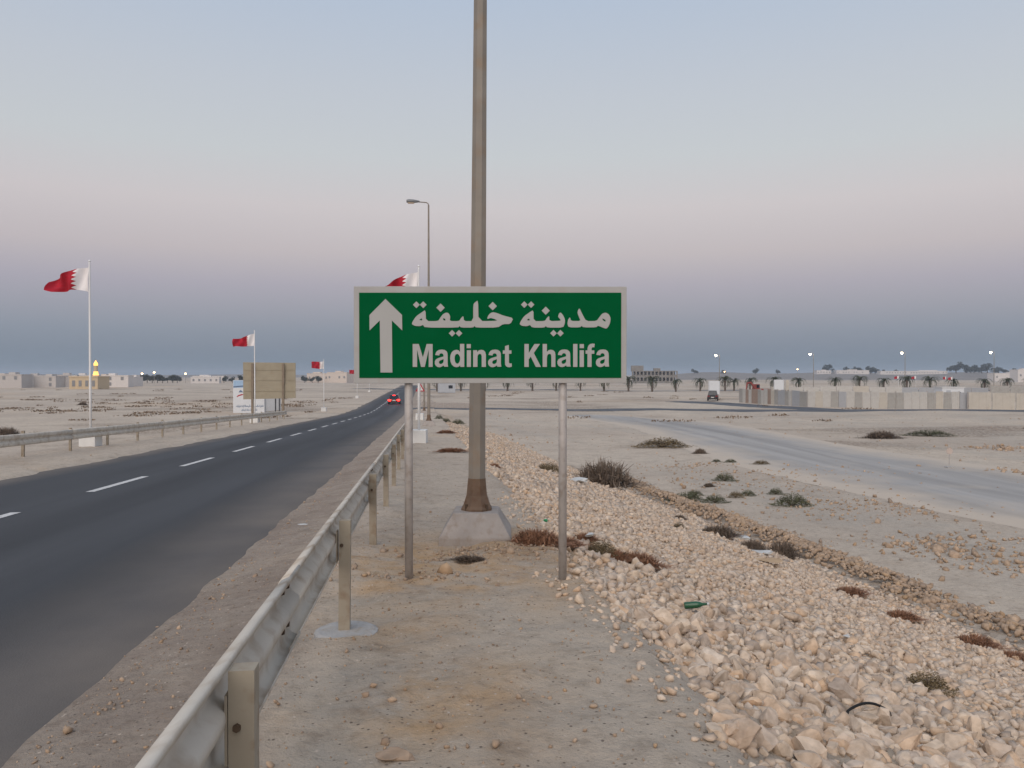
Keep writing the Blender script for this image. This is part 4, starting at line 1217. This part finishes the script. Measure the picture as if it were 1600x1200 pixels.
M['trunk'] = mat('palm_trunk', (92, 78, 66), 0.9, var=0.2, scale=4)
M['frond'] = leafmat('palm_fronds', (70, 74, 54))
def make_palm(seed):
    r = random.Random(seed); root = empty('palm_tree')
    hg = 2.3
    MB().lathe([(0.24, -0.1), (0.2, 0.3), (0.17, hg * 0.6), (0.22, hg - 0.1), (0.1, hg + 0.1)], 8).build('trunk', M['trunk'], root)
    mb = MB()
    for k in range(34):
        an = r.uniform(0, 2 * math.pi); el = r.uniform(-0.25, 1.35); ln = r.uniform(1.3, 1.9)
        pts_ = []
        for j in range(6):
            t = j / 5
            e = el - t * t * 1.15
            pts_.append(Vector((math.cos(an) * math.cos(e) * ln * t, math.sin(an) * math.cos(e) * ln * t, hg + math.sin(e) * ln * t * 0.9 + (0.25 * t if el > 0.6 else 0))))
        sd = Vector((-math.sin(an), math.cos(an), 0))
        for j in range(1, 6):
            for s in (-1, 1):
                b = pts_[j]; tip = b + sd * s * (0.34 * (1 - j / 8)) + (pts_[j] - pts_[j - 1]) * 0.8 + Vector((0, 0, -0.12))
                mb.add([pts_[j - 1], b, tip], [(0, 1, 2)])
    mb.build('crown', M['frond'], root, fix=False)
    return root
ORD = ['first', 'second', 'third', 'fourth', 'fifth', 'sixth', 'seventh', 'eighth', 'ninth', 'tenth', 'eleventh', 'twelfth', 'thirteenth', 'fourteenth', 'fifteenth', 'sixteenth', 'seventeenth', 'eighteenth', 'nineteenth', 'twentieth']
palms = [make_palm(s) for s in range(4)]
PX = [683, 720, 758, 793, 832, 869, 907, 944, 982, 1019, 1056, 1094, 1133, 1147, 1172, 1210, 1248, 1305, 1343, 1381, 1417, 1453, 1490, 1538, 1574, 1610]
for i, px_ in enumerate(PX):
    o = palms[i] if i < 4 else copy_tree(palms[i % 4])
    d = 213 + random.uniform(-2, 2)
    o.location = at(px_, d); o.rotation_euler = (0, 0, random.uniform(0, 6.28))
    s = random.uniform(1.05, 1.35); o.scale = (s, s, s)
    if px_ < 980: lb = ORD[i] + ' palm from the left with its crown hidden behind the green sign'
    elif px_ < 1150: lb = ORD[i - sum(q < 980 for q in PX)] + ' young palm right of the green sign, before the hoarding'
    else: lb = ORD[i - sum(q < 1150 for q in PX)] + ' young palm from the left above the hoarding'
    tag(o, lb, 'palm tree', 'palms in line under the sign' if px_ < 980 else ('palms left of the hoarding' if px_ < 1150 else 'palms above the hoarding'))

# a row of small flags on the far road
ff0 = make_flag(5.0, 0.9, 0.2)
for i, px_ in enumerate((1404, 1431, 1478, 1488)):
    o = ff0 if i == 0 else copy_tree(ff0)
    o.scale = (0.7, 0.7, 0.85); o.location = at(px_, 200 + 3 * i); o.rotation_euler = (0, 0, -YAW + random.uniform(-0.4, 0.4))
    tag(o, ORD[i] + ' tiny red and white flag from the left above the hoarding', 'flagpole', 'far flags above the hoarding')

# low barrier and warning sign near the second lamp
bar = empty('low_barrier', at(700, 104)); tag(bar, 'low grey concrete barrier across the plain left of the big lamp pole', 'barrier')
for k in range(7):
    p_ = at(664 + k * 11.5, 104)
    MB().prism([(-0.25, -0.1), (0.25, -0.1), (0.22, 0.2), (0.1, 0.75), (-0.1, 0.75), (-0.22, 0.2)], -0.45, 0.45).build('block', M['concrete'], bar, loc=p_ - bar.location).rotation_euler = (0, 0, math.pi / 2)
p_ = at(656.5, 76); ws = empty('warning_sign', p_, -YAW); tag(ws, 'small red bordered triangle warning sign beside the lamp', 'warning sign')
MB().tube([(0, 0.03, -0.2), (0, 0.03, 3.1)], 0.04, 8).build('post', M['galv'], ws)
tr = MB().prism([(-0.45, 2.2), (0.45, 2.2), (0, 3.0)], -0.015, 0.0).build('panel', M['red'], ws)
MB().prism([(-0.29, 2.29), (0.29, 2.29), (0, 2.8)], -0.02, -0.013).build('white_field', M['white'], tr)
MB().prism([(-0.04, 2.36), (0.04, 2.36), (0.04, 2.6), (-0.04, 2.6)], -0.024, -0.018).build('symbol', M['dark'], tr)
p_, d_ = hit(1484, 732); ns = empty('small_sign', p_, -YAW); tag(ns, 'tiny round sign on a thin post by the side road at right', 'sign')
MB().tube([(0, 0, -0.1), (0, 0, 0.8)], 0.016, 6).build('post', M['galv'], ns)
MB().tube([(0, -0.03, 0.82), (0, -0.01, 0.82)], 0.15, 18).build('disc', mat('faded_sign', (186, 170, 160), 0.6), ns)
MB().box((0, 0, 0.02), (0.3, 0.3, 0.12)).build('foot', M['paleconc'], ns)

# ------------------------------------------------------------------ far buildings
M['townwhite'] = [mat('town_wall_white', (208, 202, 198), 0.8, var=0.06), mat('town_wall_cream', (200, 188, 178), 0.8, var=0.06), mat('town_wall_grey', (184, 178, 174), 0.8, var=0.06)]  # wall tones lightened, distance haze is put into the colour
M['window'] = mat('far_window', (128, 128, 130), 0.4)  # panes kept pale: distance haze painted into their colour
def house(px, d, wd, dp, hg, m, label, cat='house', name='house', storeys=2, parapet=True, group='houses of the far town', rz=None):
    p_ = at(px, d); root = empty(name, p_, -YAW + (random.uniform(-0.3, 0.3) if rz is None else rz)); tag(root, label, cat, group)
    MB().box((0, 0, hg / 2 - 0.3), (wd, dp, hg + 0.6)).build('wall', m, root)
    rf = MB().box((0, 0, hg + 0.1), (wd + 0.15, dp + 0.15, 0.3)).build('roof', m, root)
    MB().box((wd * random.uniform(-0.3, 0.3), 0.5, hg + 0.55), (wd * 0.28, dp * 0.4, 0.8)).build('stair_head', m, rf)
    n = max(2, int(wd / 2.8))
    for s in range(storeys):
        for k in range(n):
            if random.random() < 0.2: continue
            x_ = -wd / 2 + (k + 0.5) * wd / n
            MB().box((x_, -dp / 2 - 0.01, hg * (s + 0.55) / storeys), (0.95, 0.08, 1.2)).build('window', M['window'], root)
    return root
names = ['broad', 'low', 'tall', 'narrow', 'square', 'long', 'small', 'plain', 'stepped', 'boxy']
hx = [(-12, 285, 9, 4.6), (12, 300, 8, 5.5), (24, 272, 7.5, 6.0), (42, 290, 9, 5.2), (62, 300, 8, 5.6), (80, 280, 8, 5.4), (98, 300, 8, 5.8), (112, 285, 6, 5.0), (128, 310, 8, 5.8),
      (172, 300, 7, 5.5), (186, 285, 8, 5.6), (204, 300, 6, 5.0)]
tw = ['leftmost pale town house, cut by the picture edge', 'second pale town house from the left edge', 'white town house with dark openings near the left edge', 'town house just right of the white one',
      'middle town house of the row left of the flagpole', 'wide pale house left of the flagpole', 'house just left of the flagpole in the far town', 'low house touching the mosque on its left',
      'grey house behind the mosque', 'pale house just right of the minaret', 'second pale house right of the minaret', 'last house before the dark trees']
for (px_, d, wd, hg), lb in zip(hx, tw):
    house(px_, d, wd, 7, hg - 1.7, random.choice(M['townwhite']), lb)
for px_, d, wd, hg, lb in ((322, 420, 14, 3.2, 'low white shed on the far plain left of the billboard'), (330, 500, 20, 3.0, 'pale distant shed row behind the low white shed'), (505, 450, 16, 5.0, 'cream far building behind the third flag'), (532, 440, 12, 5.6, 'cream far building between the third flag and the green sign'),
                       (548, 470, 10, 4.5, 'small cream building right against the left edge of the green sign')):
    house(px_, d, wd, 8, hg, M['townwhite'][1 if px_ > 400 else 0], lb, 'building', 'building', 1, group='low far buildings on the left plain')
# mosque
p_ = at(140, 245); mq = empty('mosque', p_, -YAW); tag(mq, 'small cream mosque with a lit minaret on the left plain', 'mosque')
M['mosque'] = mat('mosque_wall', (196, 176, 146), 0.8, var=0.06)
M['goldglow'] = glow('gold_floodlit_glow', (255, 176, 84), 2.4)  # self-glow: the lantern lamp, and floodlighting painted onto the gallery
MB().box((0, 0, 1.7), (8.6, 7, 4.0)).build('wall', M['mosque'], mq)
MB().box((0, 0, 3.8), (8.9, 7.3, 0.35)).build('parapet', M['mosque'], mq)
for k in (-3, -1, 1, 3): MB().box((k, -3.52, 1.8), (0.9, 0.1, 1.8)).build('window', M['window'], mq)
mn = MB().lathe([(1.0, 0), (1.0, 4.2), (0.6, 4.5), (0.55, 6.6), (0.62, 7.2)], 8, (2.7, -1.5, 0)).build('minaret', M['mosque'], mq)
MB().lathe([(0.9, 4.25), (0.72, 4.6), (0.6, 5.3), (0.56, 5.5)], 8, (2.7, -1.5, 0)).build('glowing_gallery', M['goldglow'], mn)  # added glowing band, stands in for floodlight falling on the minaret
MB().lathe([(0.56, 7.2), (0.6, 7.5), (0.56, 7.9), (0.3, 8.3), (0.06, 8.8)], 10, (2.7, -1.5, 0)).build('lit_lantern', M['goldglow'], mn, smooth=True)
MB().lathe([(0.06, 8.7), (0.05, 9.4)], 6, (2.7, -1.5, 0)).build('finial', M['lampsteel'], mn)
# concrete frame of an unfinished building
p_ = at(1022, 430); cf = empty('unfinished_building', p_, -YAW - 0.1); tag(cf, 'grey unfinished concrete building with rows of openings right of the green sign', 'building')
M['rawconc'] = mat('raw_concrete', (128, 124, 120), 0.9, var=0.12, scale=0.6)
for z_ in (0.0, 3.2, 6.4): MB().box((0, 0, z_ + 0.15), (24, 9, 0.4)).build('floor_slab', M['rawconc'], cf)
for k in range(13):
    for zf in (0.35, 3.55): MB().box((-11.7 + k * 1.95, -4.3, zf + 1.4), (0.75, 0.4, 2.85)).build('column', M['rawconc'], cf)
for zf in (0.35, 3.55): MB().box((0, -0.5, zf + 1.4), (22, 0.3, 2.85)).build('back_wall', M['rawconc'], cf)
for zf in (0.35, 3.55): MB().box((0, -4.2, zf + 0.45), (23, 0.25, 0.9)).build('sill_wall', M['rawconc'], cf)
MB().box((-9, 0.5, 8.0), (6.4, 7, 3.0)).build('stair_tower', M['rawconc'], cf)
MB().box((1.5, 0.5, 7.3), (3.5, 5, 1.6)).build('roof_room', M['rawconc'], cf)

# ------------------------------------------------------------------ distant rise, trees
def hills(name, px0, px1, d, hfun, m, label):
    vv = []; ff = []; n = 120
    for i in range(n + 1):
        px = px0 + (px1 - px0) * i / n
        for j, (dd, k) in enumerate(((d * 0.72, 0.0), (d * 0.86, 0.55), (d, 1.0), (d * 1.3, 0.8), (d * 1.6, 0.0))):
            p_ = at(px, dd, 0); h_ = hfun(px) * k
            vv.append((p_.x, p_.y, DESERT - 0.6 + h_ + (float(fbm(np.array(p_.x * 0.01), np.array(p_.y * 0.01), 5)) * 1.2 if k else 0)))
    for i in range(n):
        for j in range(4):
            a = i * 5 + j; ff.append((a, a + 5, a + 6, a + 1))
    return tag(MB().add(vv, ff).build(name, m, smooth=True), label, kind='structure')
M['hill'] = mat('far_hill_soil', (132, 124, 118), 0.95, var=0.15, scale=0.02)
hills('distant_rise', 900, 2300, 900, lambda px: 6.8 * float(sstep(930, 1130, np.array(px))) + 0.8 * math.sin(px * 0.03), M['hill'], 'low dusty rise along the right horizon')
hills('distant_rise', -900, 700, 1500, lambda px: 4.6 + 0.8 * math.sin(px * 0.021), M['hill'], 'faint low rise along the left horizon')

def foliage(mb, c, rad, n, r, ls):
    for _ in range(n):
        while True:
            q = Vector((r.uniform(-1, 1), r.uniform(-1, 1), r.uniform(-1, 1)))
            if 0.25 < q.length < 1: break
        q = Vector(c) + Vector((q.x * rad[0], q.y * rad[1], q.z * rad[2]))
        a = Vector((r.gauss(0, 1), r.gauss(0, 1), r.gauss(0, 1))).normalized(); b = a.cross(Vector((r.gauss(0, 1), r.gauss(0, 1), r.gauss(0, 1)))).normalized()
        s = ls * r.uniform(0.6, 1.4)
        mb.add([q - a * s, q + b * s * 0.6, q + a * s, q - b * s * 0.6], [(0, 1, 2, 3)])
M['treeleaf'] = leafmat('dark_tree_leaves', (60, 64, 56), 0.4)
M['bark'] = mat('bark', (84, 70, 58), 0.9)
def make_tree(seed, hg, wd):
    r = random.Random(seed); root = empty('tree')
    MB().tube([(0, 0, -0.3), (0.1, 0, hg * 0.3), (0.0, 0.1, hg * 0.65)], [0.22, 0.16, 0.06], 7).build('trunk', M['bark'], root)
    mb = MB()
    for k in range(9):
        c = (r.uniform(-0.5, 0.5) * wd, r.uniform(-0.4, 0.4) * wd, hg * r.uniform(0.4, 0.8))
        foliage(mb, c, (wd * 0.3, wd * 0.3, hg * 0.2), 70, r, 0.3)
    mb.build('crown', M['treeleaf'], root, fix=False)
    return root
tr0 = [make_tree(s, 4.4, 3.4) for s in range(3)]
TL = [(222, 428, 1.0), (230, 430, 1.05), (238, 426, 0.95), (246, 430, 1.05), (254, 428, 1.0), (262, 430, 0.9), (270, 427, 1.05), (277, 430, 0.95)]
TR = [(1085, 700, 1.5), (1130, 705, 1.2), (1180, 720, 1.7), (1215, 690, 1.3), (1294, 640, 2.4), (1325, 690, 2.0), (1333, 690, 2.0), (1343, 690, 1.8), (1360, 640, 2.0), (1367, 640, 1.8), (1380, 700, 1.3), (1402, 680, 1.3),
      (1494, 560, 2.6), (1510, 600, 2.2), (1522, 620, 2.2), (1534, 620, 2.2), (1543, 600, 2.5), (1556, 620, 1.8), (1568, 620, 1.6), (1585, 640, 1.5)]
TF = [(350, 430, 0.9), (363, 430, 0.8), (376, 430, 1.0), (476, 440, 0.9), (488, 440, 0.8), (497, 430, 0.9)]
k = 0
for lst, lb, g in ((TL, 'dark tree from the left in the dense clump right of the mosque', 'dark trees right of the mosque'), (TR, 'dark tree from the left on the rise along the right horizon', 'trees on the right rise'),
                   (TF, 'small tree from the left on the far left plain behind the boards', 'small trees behind the boards')):
    for io, (px_, d, s) in enumerate(lst):
        o = tr0[k] if k < 3 else copy_tree(tr0[k % 3]); k += 1
        if lst is TR: s *= 0.8 * 850 / d; d = 850
        p_ = at(px_, d)
        if lst is TR: p_.z = 1.2
        o.location = p_; o.scale = (s, s, s); o.rotation_euler = (0, 0, random.uniform(0, 6))
        tag(o, ORD[io] + ' ' + lb, 'tree', g)
for px_, d, wd, hg, lb in ((1285, 840, 15, 4.2, 'small white house beside a dark tree on the right rise'), (1330, 840, 34, 4.4, 'long white building on the right rise'), (1425, 840, 70, 3.6, 'long pale wall building on the right rise'),
                       (1570, 520, 18, 5.0, 'pale building on the rise by the right edge'), (1597, 480, 10, 7.2, 'pale tall building cut by the right edge of the picture')):
    o = house(px_, d, wd, 8, hg, M['townwhite'][0], lb, 'building', 'building', 1, group='pale buildings on the right rise', rz=0.0)
    if d > 600: o.location.z = 1.3
# small far lights on the left
for px_, py_, d, lb in ((222, 584, 420, 'small warm lamp at the left end of the dark trees'), (241, 582, 420, 'warm lamp above the middle of the dark trees'), (290, 584, 430, 'warm lamp right of the dark trees'), (1132, 581, 640, 'small far lamp low on the rise above the black car'), (1246, 577, 640, 'small far lamp on the rise left of the dark trees')):
    p_ = at(px_, d); zt = EYE + (HOR - py_) / 1250 * d - p_.z
    o = empty('street_lamp', p_)
    MB().lathe([(0.1, -0.5), (0.06, zt)], 6).build('pole', M['lampsteel'], o)
    MB().lathe([(0.1, 0.4), (0.45, 0.2), (0.45, -0.1), (0.1, -0.3)], 8, (0, 0, zt)).build('lens', M['lamp_warm'], o, smooth=True)
    tag(o, lb, 'street lamp')

# ------------------------------------------------------------------ shrubs and dry weeds
SH = {'dry': leafmat('dry_grey_twigs', (110, 97, 86), 0.4), 'red': leafmat('rust_brown_weeds', (146, 110, 88), 0.35), 'green': leafmat('dull_green_leaves', (86, 88, 66), 0.4), 'olive': leafmat('olive_dry_leaves', (112, 98, 74), 0.4)}
def shrub_mesh(kind, seed):
    """unit shrub: x -0.5..0.5, height 1"""
    r = random.Random(seed); mb = MB(); tw_ = MB()
    n = {'dry': 900, 'red': 1100, 'green': 800, 'olive': 900}[kind]
    for _ in range(n):
        bx, by = r.gauss(0, 0.16), r.gauss(0, 0.16)
        an = math.atan2(by, bx) + r.gauss(0, 0.7); out = min(0.5, abs(r.gauss(0.24, 0.14)))
        ex, ey_ = bx + math.cos(an) * out * 0.7, by + math.sin(an) * out * 0.7
        rr = math.hypot(ex, ey_) / 0.52
        top = max(0.08, (1 - rr * rr)) * r.uniform(0.45, 1.0) if rr < 1 else 0.1
        base = Vector((bx, by, r.uniform(-0.05, top * 0.6))); tip = Vector((ex, ey_, top))
        sd = Vector((-math.sin(an), math.cos(an), 0.2)) * (0.014 if kind in ('dry', 'red') else 0.03)
        if kind in ('dry', 'red'):
            mb.add([base - sd, base + sd, tip], [(0, 1, 2)])
            mid = base.lerp(tip, 0.6); t2 = mid + Vector((r.gauss(0, 0.07), r.gauss(0, 0.07), abs(r.gauss(0.05, 0.08))))
            mb.add([mid - sd * 0.7, mid + sd * 0.7, t2], [(0, 1, 2)])
        else:
            for q in (tip, base.lerp(tip, 0.7)):
                a = Vector((r.gauss(0, 1), r.gauss(0, 1), r.gauss(0, 1))).normalized() * 0.035; b = Vector((r.gauss(0, 1), r.gauss(0, 1), r.gauss(0, 1))).normalized() * 0.02
                mb.add([q - a, q + b, q + a, q - b], [(0, 1, 2, 3)])
    for _ in range(26):
        an = r.uniform(0, 6.28); o_ = r.uniform(0.15, 0.4)
        tw_.tube([(0, 0, -0.05), (math.cos(an) * o_ * 0.5, math.sin(an) * o_ * 0.5, 0.3), (math.cos(an) * o_, math.sin(an) * o_, r.uniform(0.4, 0.7))], [0.012, 0.008, 0.003], 4)
    m1 = mb.mesh('foliage', fix=False); m1.materials.append(SH[kind])
    m2 = tw_.mesh('twigs', fix=False); m2.materials.append(M['bark'])
    return m1, m2
SHM = {k_: [shrub_mesh(k_, 10 * i + len(k_)) for i in range(3)] for k_ in SH}
shrubs = [  # column, foot row, width and height in picture units, kind, label
 (942, 759, 98, 38, 'dry', 'biggest grey twiggy bush at the foot of the rock slope'),
 (857, 739, 36, 14, 'olive', 'olive bush partly hidden by the right sign post'),
 (1073, 783, 46, 12, 'green', 'flat green bush, left one of the pair on the sand'), (1118, 786, 32, 11, 'green', 'round green bush right of the flat green one'),
 (1086, 775, 22, 8, 'green', 'small green bush just behind the flat green one'), (1239, 791, 46, 17, 'green', 'largest dark green bush on the sand below the side road'),
 (1213, 773, 20, 9, 'green', 'small green bush up left of the largest green bush'), (1150, 778, 20, 9, 'olive', 'olive tuft in the middle of the rubble'),
 (1169, 775, 20, 8, 'green', 'green tuft next to the olive tuft in the rubble'), (1133, 752, 28, 11, 'green', 'green bush among brown rubble near the track'),
 (1190, 726, 22, 6, 'olive', 'low olive tuft at the near edge of the side road'), (1142, 723, 16, 5, 'green', 'tiny green tuft left of the side road'),
 (1120, 722, 12, 4, 'green', 'tiniest green tuft left of the side road'), (1108, 761, 20, 6, 'dry', 'low dry tuft left in the rubble'),
 (1035, 699, 66, 13, 'olive', 'long brown weed patch beside the side road'), (1094, 709, 20, 8, 'dry', 'dark dry tuft right of the long brown weeds'),
 (1378, 685, 60, 11, 'dry', 'brown bush beyond the side road'), (1452, 681, 60, 8, 'green', 'flat dark bush beyond the side road, right of the brown one'),
 (686, 655, 12, 6, 'green', 'dark tuft at the bank top near the second lamp'), (697, 660, 12, 6, 'green', 'dark tuft just below the one by the second lamp'), (715, 663, 18, 7, 'green', 'dark green tuft left of the big lamp pole'),
 (1061, 828, 18, 10, 'olive', 'round olive tuft on the rock slope'), (1062, 813, 24, 8, 'dry', 'dry tuft at the slope foot above the olive one'),
 (1122, 839, 62, 18, 'dry', 'dry bush full of litter at the slope foot, left one'), (1176, 862, 46, 18, 'dry', 'dry litter-strewn bush at the slope foot, middle one'), (1222, 872, 58, 24, 'dry', 'dry bush by the cardboard at the slope foot, right one'),
 (838, 852, 84, 24, 'red', 'rust brown weeds against the lamp plinth'), (912, 846, 44, 12, 'red', 'rust brown weeds just right of the sign post'), (938, 868, 46, 20, 'olive', 'olive grey tussock between the rust weeds'), (992, 886, 84, 22, 'red', 'long rust brown weed on the rocks right of the sign'),
 (880, 854, 60, 14, 'red', 'rust weeds half behind the right sign post'), (962, 876, 50, 16, 'red', 'rust weeds between the olive tussock and the long rust weed'),
 (1325, 931, 66, 13, 'red', 'first rust brown weed in the ditch from the left'), (1408, 968, 58, 13, 'red', 'second rust brown weed in the ditch'), (1524, 1012, 74, 18, 'red', 'third rust brown weed in the ditch'), (1582, 1034, 60, 15, 'red', 'rust brown weed in the ditch at the right edge'),
 (1450, 1084, 64, 28, 'olive', 'dry yellowish tuft on the rocks right of the black hose'),
 (10, 684, 50, 16, 'dry', 'dark bush cut by the left edge behind the guardrail'), (55, 684, 34, 8, 'olive', 'low bush right of the one at the left edge'), (129, 633, 16, 5, 'dry', 'dark bush on the plain just left of the first flagpole'),
 (697, 677, 30, 5, 'red', 'rust weed on the bank top left of the lamp pole, far one'), (705, 706, 48, 6, 'red', 'rust weed on the bank top left of the lamp pole, near one'), (772, 732, 20, 8, 'red', 'rust weed just right of the big lamp pole'), (735, 878, 60, 9, 'dry', 'flat dark dry weeds on the berm below the plinth')]
for i, (px_, py_, wpx, hpx, kind, lb) in enumerate(shrubs):
    p_, d = hit(px_, py_)
    root = empty('shrub', p_, -YAW + random.uniform(-0.3, 0.3)); tag(root, lb, 'shrub')
    m1, m2 = SHM[kind][i % 3]
    sw = wpx * d / 1250 * 1.3; hh = hpx * d / 1250 * 1.2
    a = link('foliage', m1, None, root); b = link('twigs', m2, None, root)
    root.scale = (sw, min(sw, max(sw * 0.45, hh * 1.2)), hh * 1.12)

# far scrub on the plain, one mass
mb = MB(); r = random.Random(3)
for _ in range(300):
    if r.random() < 0.68: px_, d = r.uniform(-50, 640), r.choice([r.uniform(75, 100), r.uniform(110, 240), r.uniform(100, 150)])
    else: px_, d = r.uniform(660, 1650), r.uniform(60, 210)
    c = at(px_, d)
    if -13 < c.x < 3 or (c.x > 0 and c.x < float(x_toe(c.y)) + 1): continue
    if float(fbm(np.array(c.x * 0.03), np.array(c.y * 0.09), 71)) < 0.0 and r.random() < 0.75: continue
    wd = r.uniform(0.5, 2.4); hg = r.uniform(0.08, 0.26)
    foliage(mb, (c.x, c.y, c.z + hg * 0.4), (wd, wd * 0.6, hg), int(30 * wd) + 12, r, 0.12)
o = mb.build('desert_scrub', leafmat('far_scrub', (122, 104, 86), 0.3), fix=False)
tag(o, 'thin brown scrub dotted over the far plain', 'scrub', kind='stuff')

# ------------------------------------------------------------------ litter
def put(px, py, up=0.0):
    p_, d = hit(px, py); return p_ + Vector((0, 0, up)), d
M['bottlegreen'] = mat('green_bottle_glass', (36, 84, 56), 0.15, spec=0.6)
M['bag'] = mat('white_plastic', (190, 190, 188), 0.45)
M['cardboard'] = mat('cardboard', (178, 150, 118), 0.85)
p_, d = put(1070, 964, 0.085); o = empty('bottle', p_); o.rotation_euler = (math.radians(84), 0, math.radians(78)); o.scale = (0.8, 0.8, 0.75); tag(o, 'green bottle lying on the rocks', 'bottle')
MB().lathe([(0.03, 0), (0.036, 0.01), (0.036, 0.13), (0.03, 0.165), (0.014, 0.2), (0.013, 0.25)], 14).build('body', M['bottlegreen'], o, smooth=True)
MB().lathe([(0.015, 0.245), (0.015, 0.268)], 12).build('cap', M['bag'], o)
def d_far(py): return py < 900
def crumple(name, px, py, size, m, label, cat, flat=0.5, up=0.06):
    p_, d = put(px, py, up + (0.06 if d_far(py) else 0))
    v, f = rock_proto(2, 14, hash(label) % 9973 if False else sum(map(ord, label)))
    v = v * (1 + 0.18 * np.sin(v[:, :1] * 7 + v[:, 1:2] * 5)) * np.array([1, 1, flat])
    me = bpy.data.meshes.new(name); me.from_pydata((v * size).tolist(), [], f.tolist()); me.materials.append(m)
    return tag(link(name, me, None, None, p_), label, cat)
crumple('plastic_bag', 1326, 1006, 0.07, M['bag'], 'crumpled white plastic scrap on the middle of the rock slope', 'litter')
crumple('plastic_bag', 906, 757, 0.4, M['bag'], 'white plastic bag caught left of the big grey bush', 'litter')
crumple('plastic_bag', 968, 760, 0.42, M['bag'], 'white plastic bag under the right side of the big grey bush', 'litter')
crumple('plastic_bag', 922, 852, 0.09, M['bag'], 'white bag among rust weeds beside the sign post', 'litter', 0.8)
crumple('plastic_bag', 1165, 848, 0.26, M['bag'], 'white litter heap left in the ditch bushes', 'litter', 0.4)
crumple('plastic_bag', 1198, 872, 0.3, M['bag'], 'white litter heap right in the ditch bushes', 'litter', 0.4)
crumple('cloth', 1142, 846, 0.2, mat('dull_red_cloth', (128, 60, 62), 0.8), 'dull red cloth in the ditch', 'litter', 0.3)
crumple('cardboard', 1208, 886, 0.32, M['cardboard'], 'flattened cardboard in the ditch', 'litter', 0.15)
crumple('can', 853, 826, 0.035, mat('green_can', (50, 150, 96), 0.4), 'small green can on the slope right of the plinth', 'can', 0.9, 0.03)
crumple('paper', 473, 830, 0.075, M['bag'], 'white paper scrap on the verge by the asphalt', 'litter', 0.12, 0.02)
crumple('clod', 620, 1186, 0.11, M['rubble'], 'half buried brown stone on the berm at the bottom edge', 'stone', 0.5, 0.0)
pa, d1 = put(1322, 1130, 0.04); pb, d2 = put(1398, 1132, 0.04); md = (pa + pb) / 2 + Vector((0, 0, 0.1))
pth = []
for k in range(15):
    t = k / 14; q = pa.lerp(pb, t); q.z += 0.075 * math.sin(math.pi * t) ** 0.8 ; pth.append(q)
pth[0].z -= 0.05; pth[-1].z -= 0.06
o = MB().tube(pth, 0.0085, 8).build('hose', M['black'], smooth=True)
tag(o, 'short black hose arching over the rocks in the foreground', 'hose')

# ------------------------------------------------------------------ dusk haze over the plain
hz = bpy.data.meshes.new('haze')
x0, x1, y0, y1, z0, z1 = -7600, 7600, -120, 7500, DESERT - 6.0, 30.0
hz.from_pydata([(x0, y0, z0), (x1, y0, z0), (x1, y1, z0), (x0, y1, z0), (x0, y0, z1), (x1, y0, z1), (x1, y1, z1), (x0, y1, z1)], [],
               [(3, 2, 1, 0), (4, 5, 6, 7), (0, 1, 5, 4), (1, 2, 6, 5), (2, 3, 7, 6), (3, 0, 4, 7)])
hm = bpy.data.materials.new('haze'); hm.use_nodes = True
for n in list(hm.node_tree.nodes): hm.node_tree.nodes.remove(n)
ho = hm.node_tree.nodes.new('ShaderNodeOutputMaterial'); hv = hm.node_tree.nodes.new('ShaderNodeVolumePrincipled')
hv.inputs['Color'].default_value = (0.72, 0.82, 0.95, 1); hv.inputs['Density'].default_value = 0.00035
hm.node_tree.links.new(hv.outputs[0], ho.inputs['Volume'])
hz.materials.append(hm)
tag(link('haze', hz), 'thin grey dusk haze over the plain', kind='stuff')
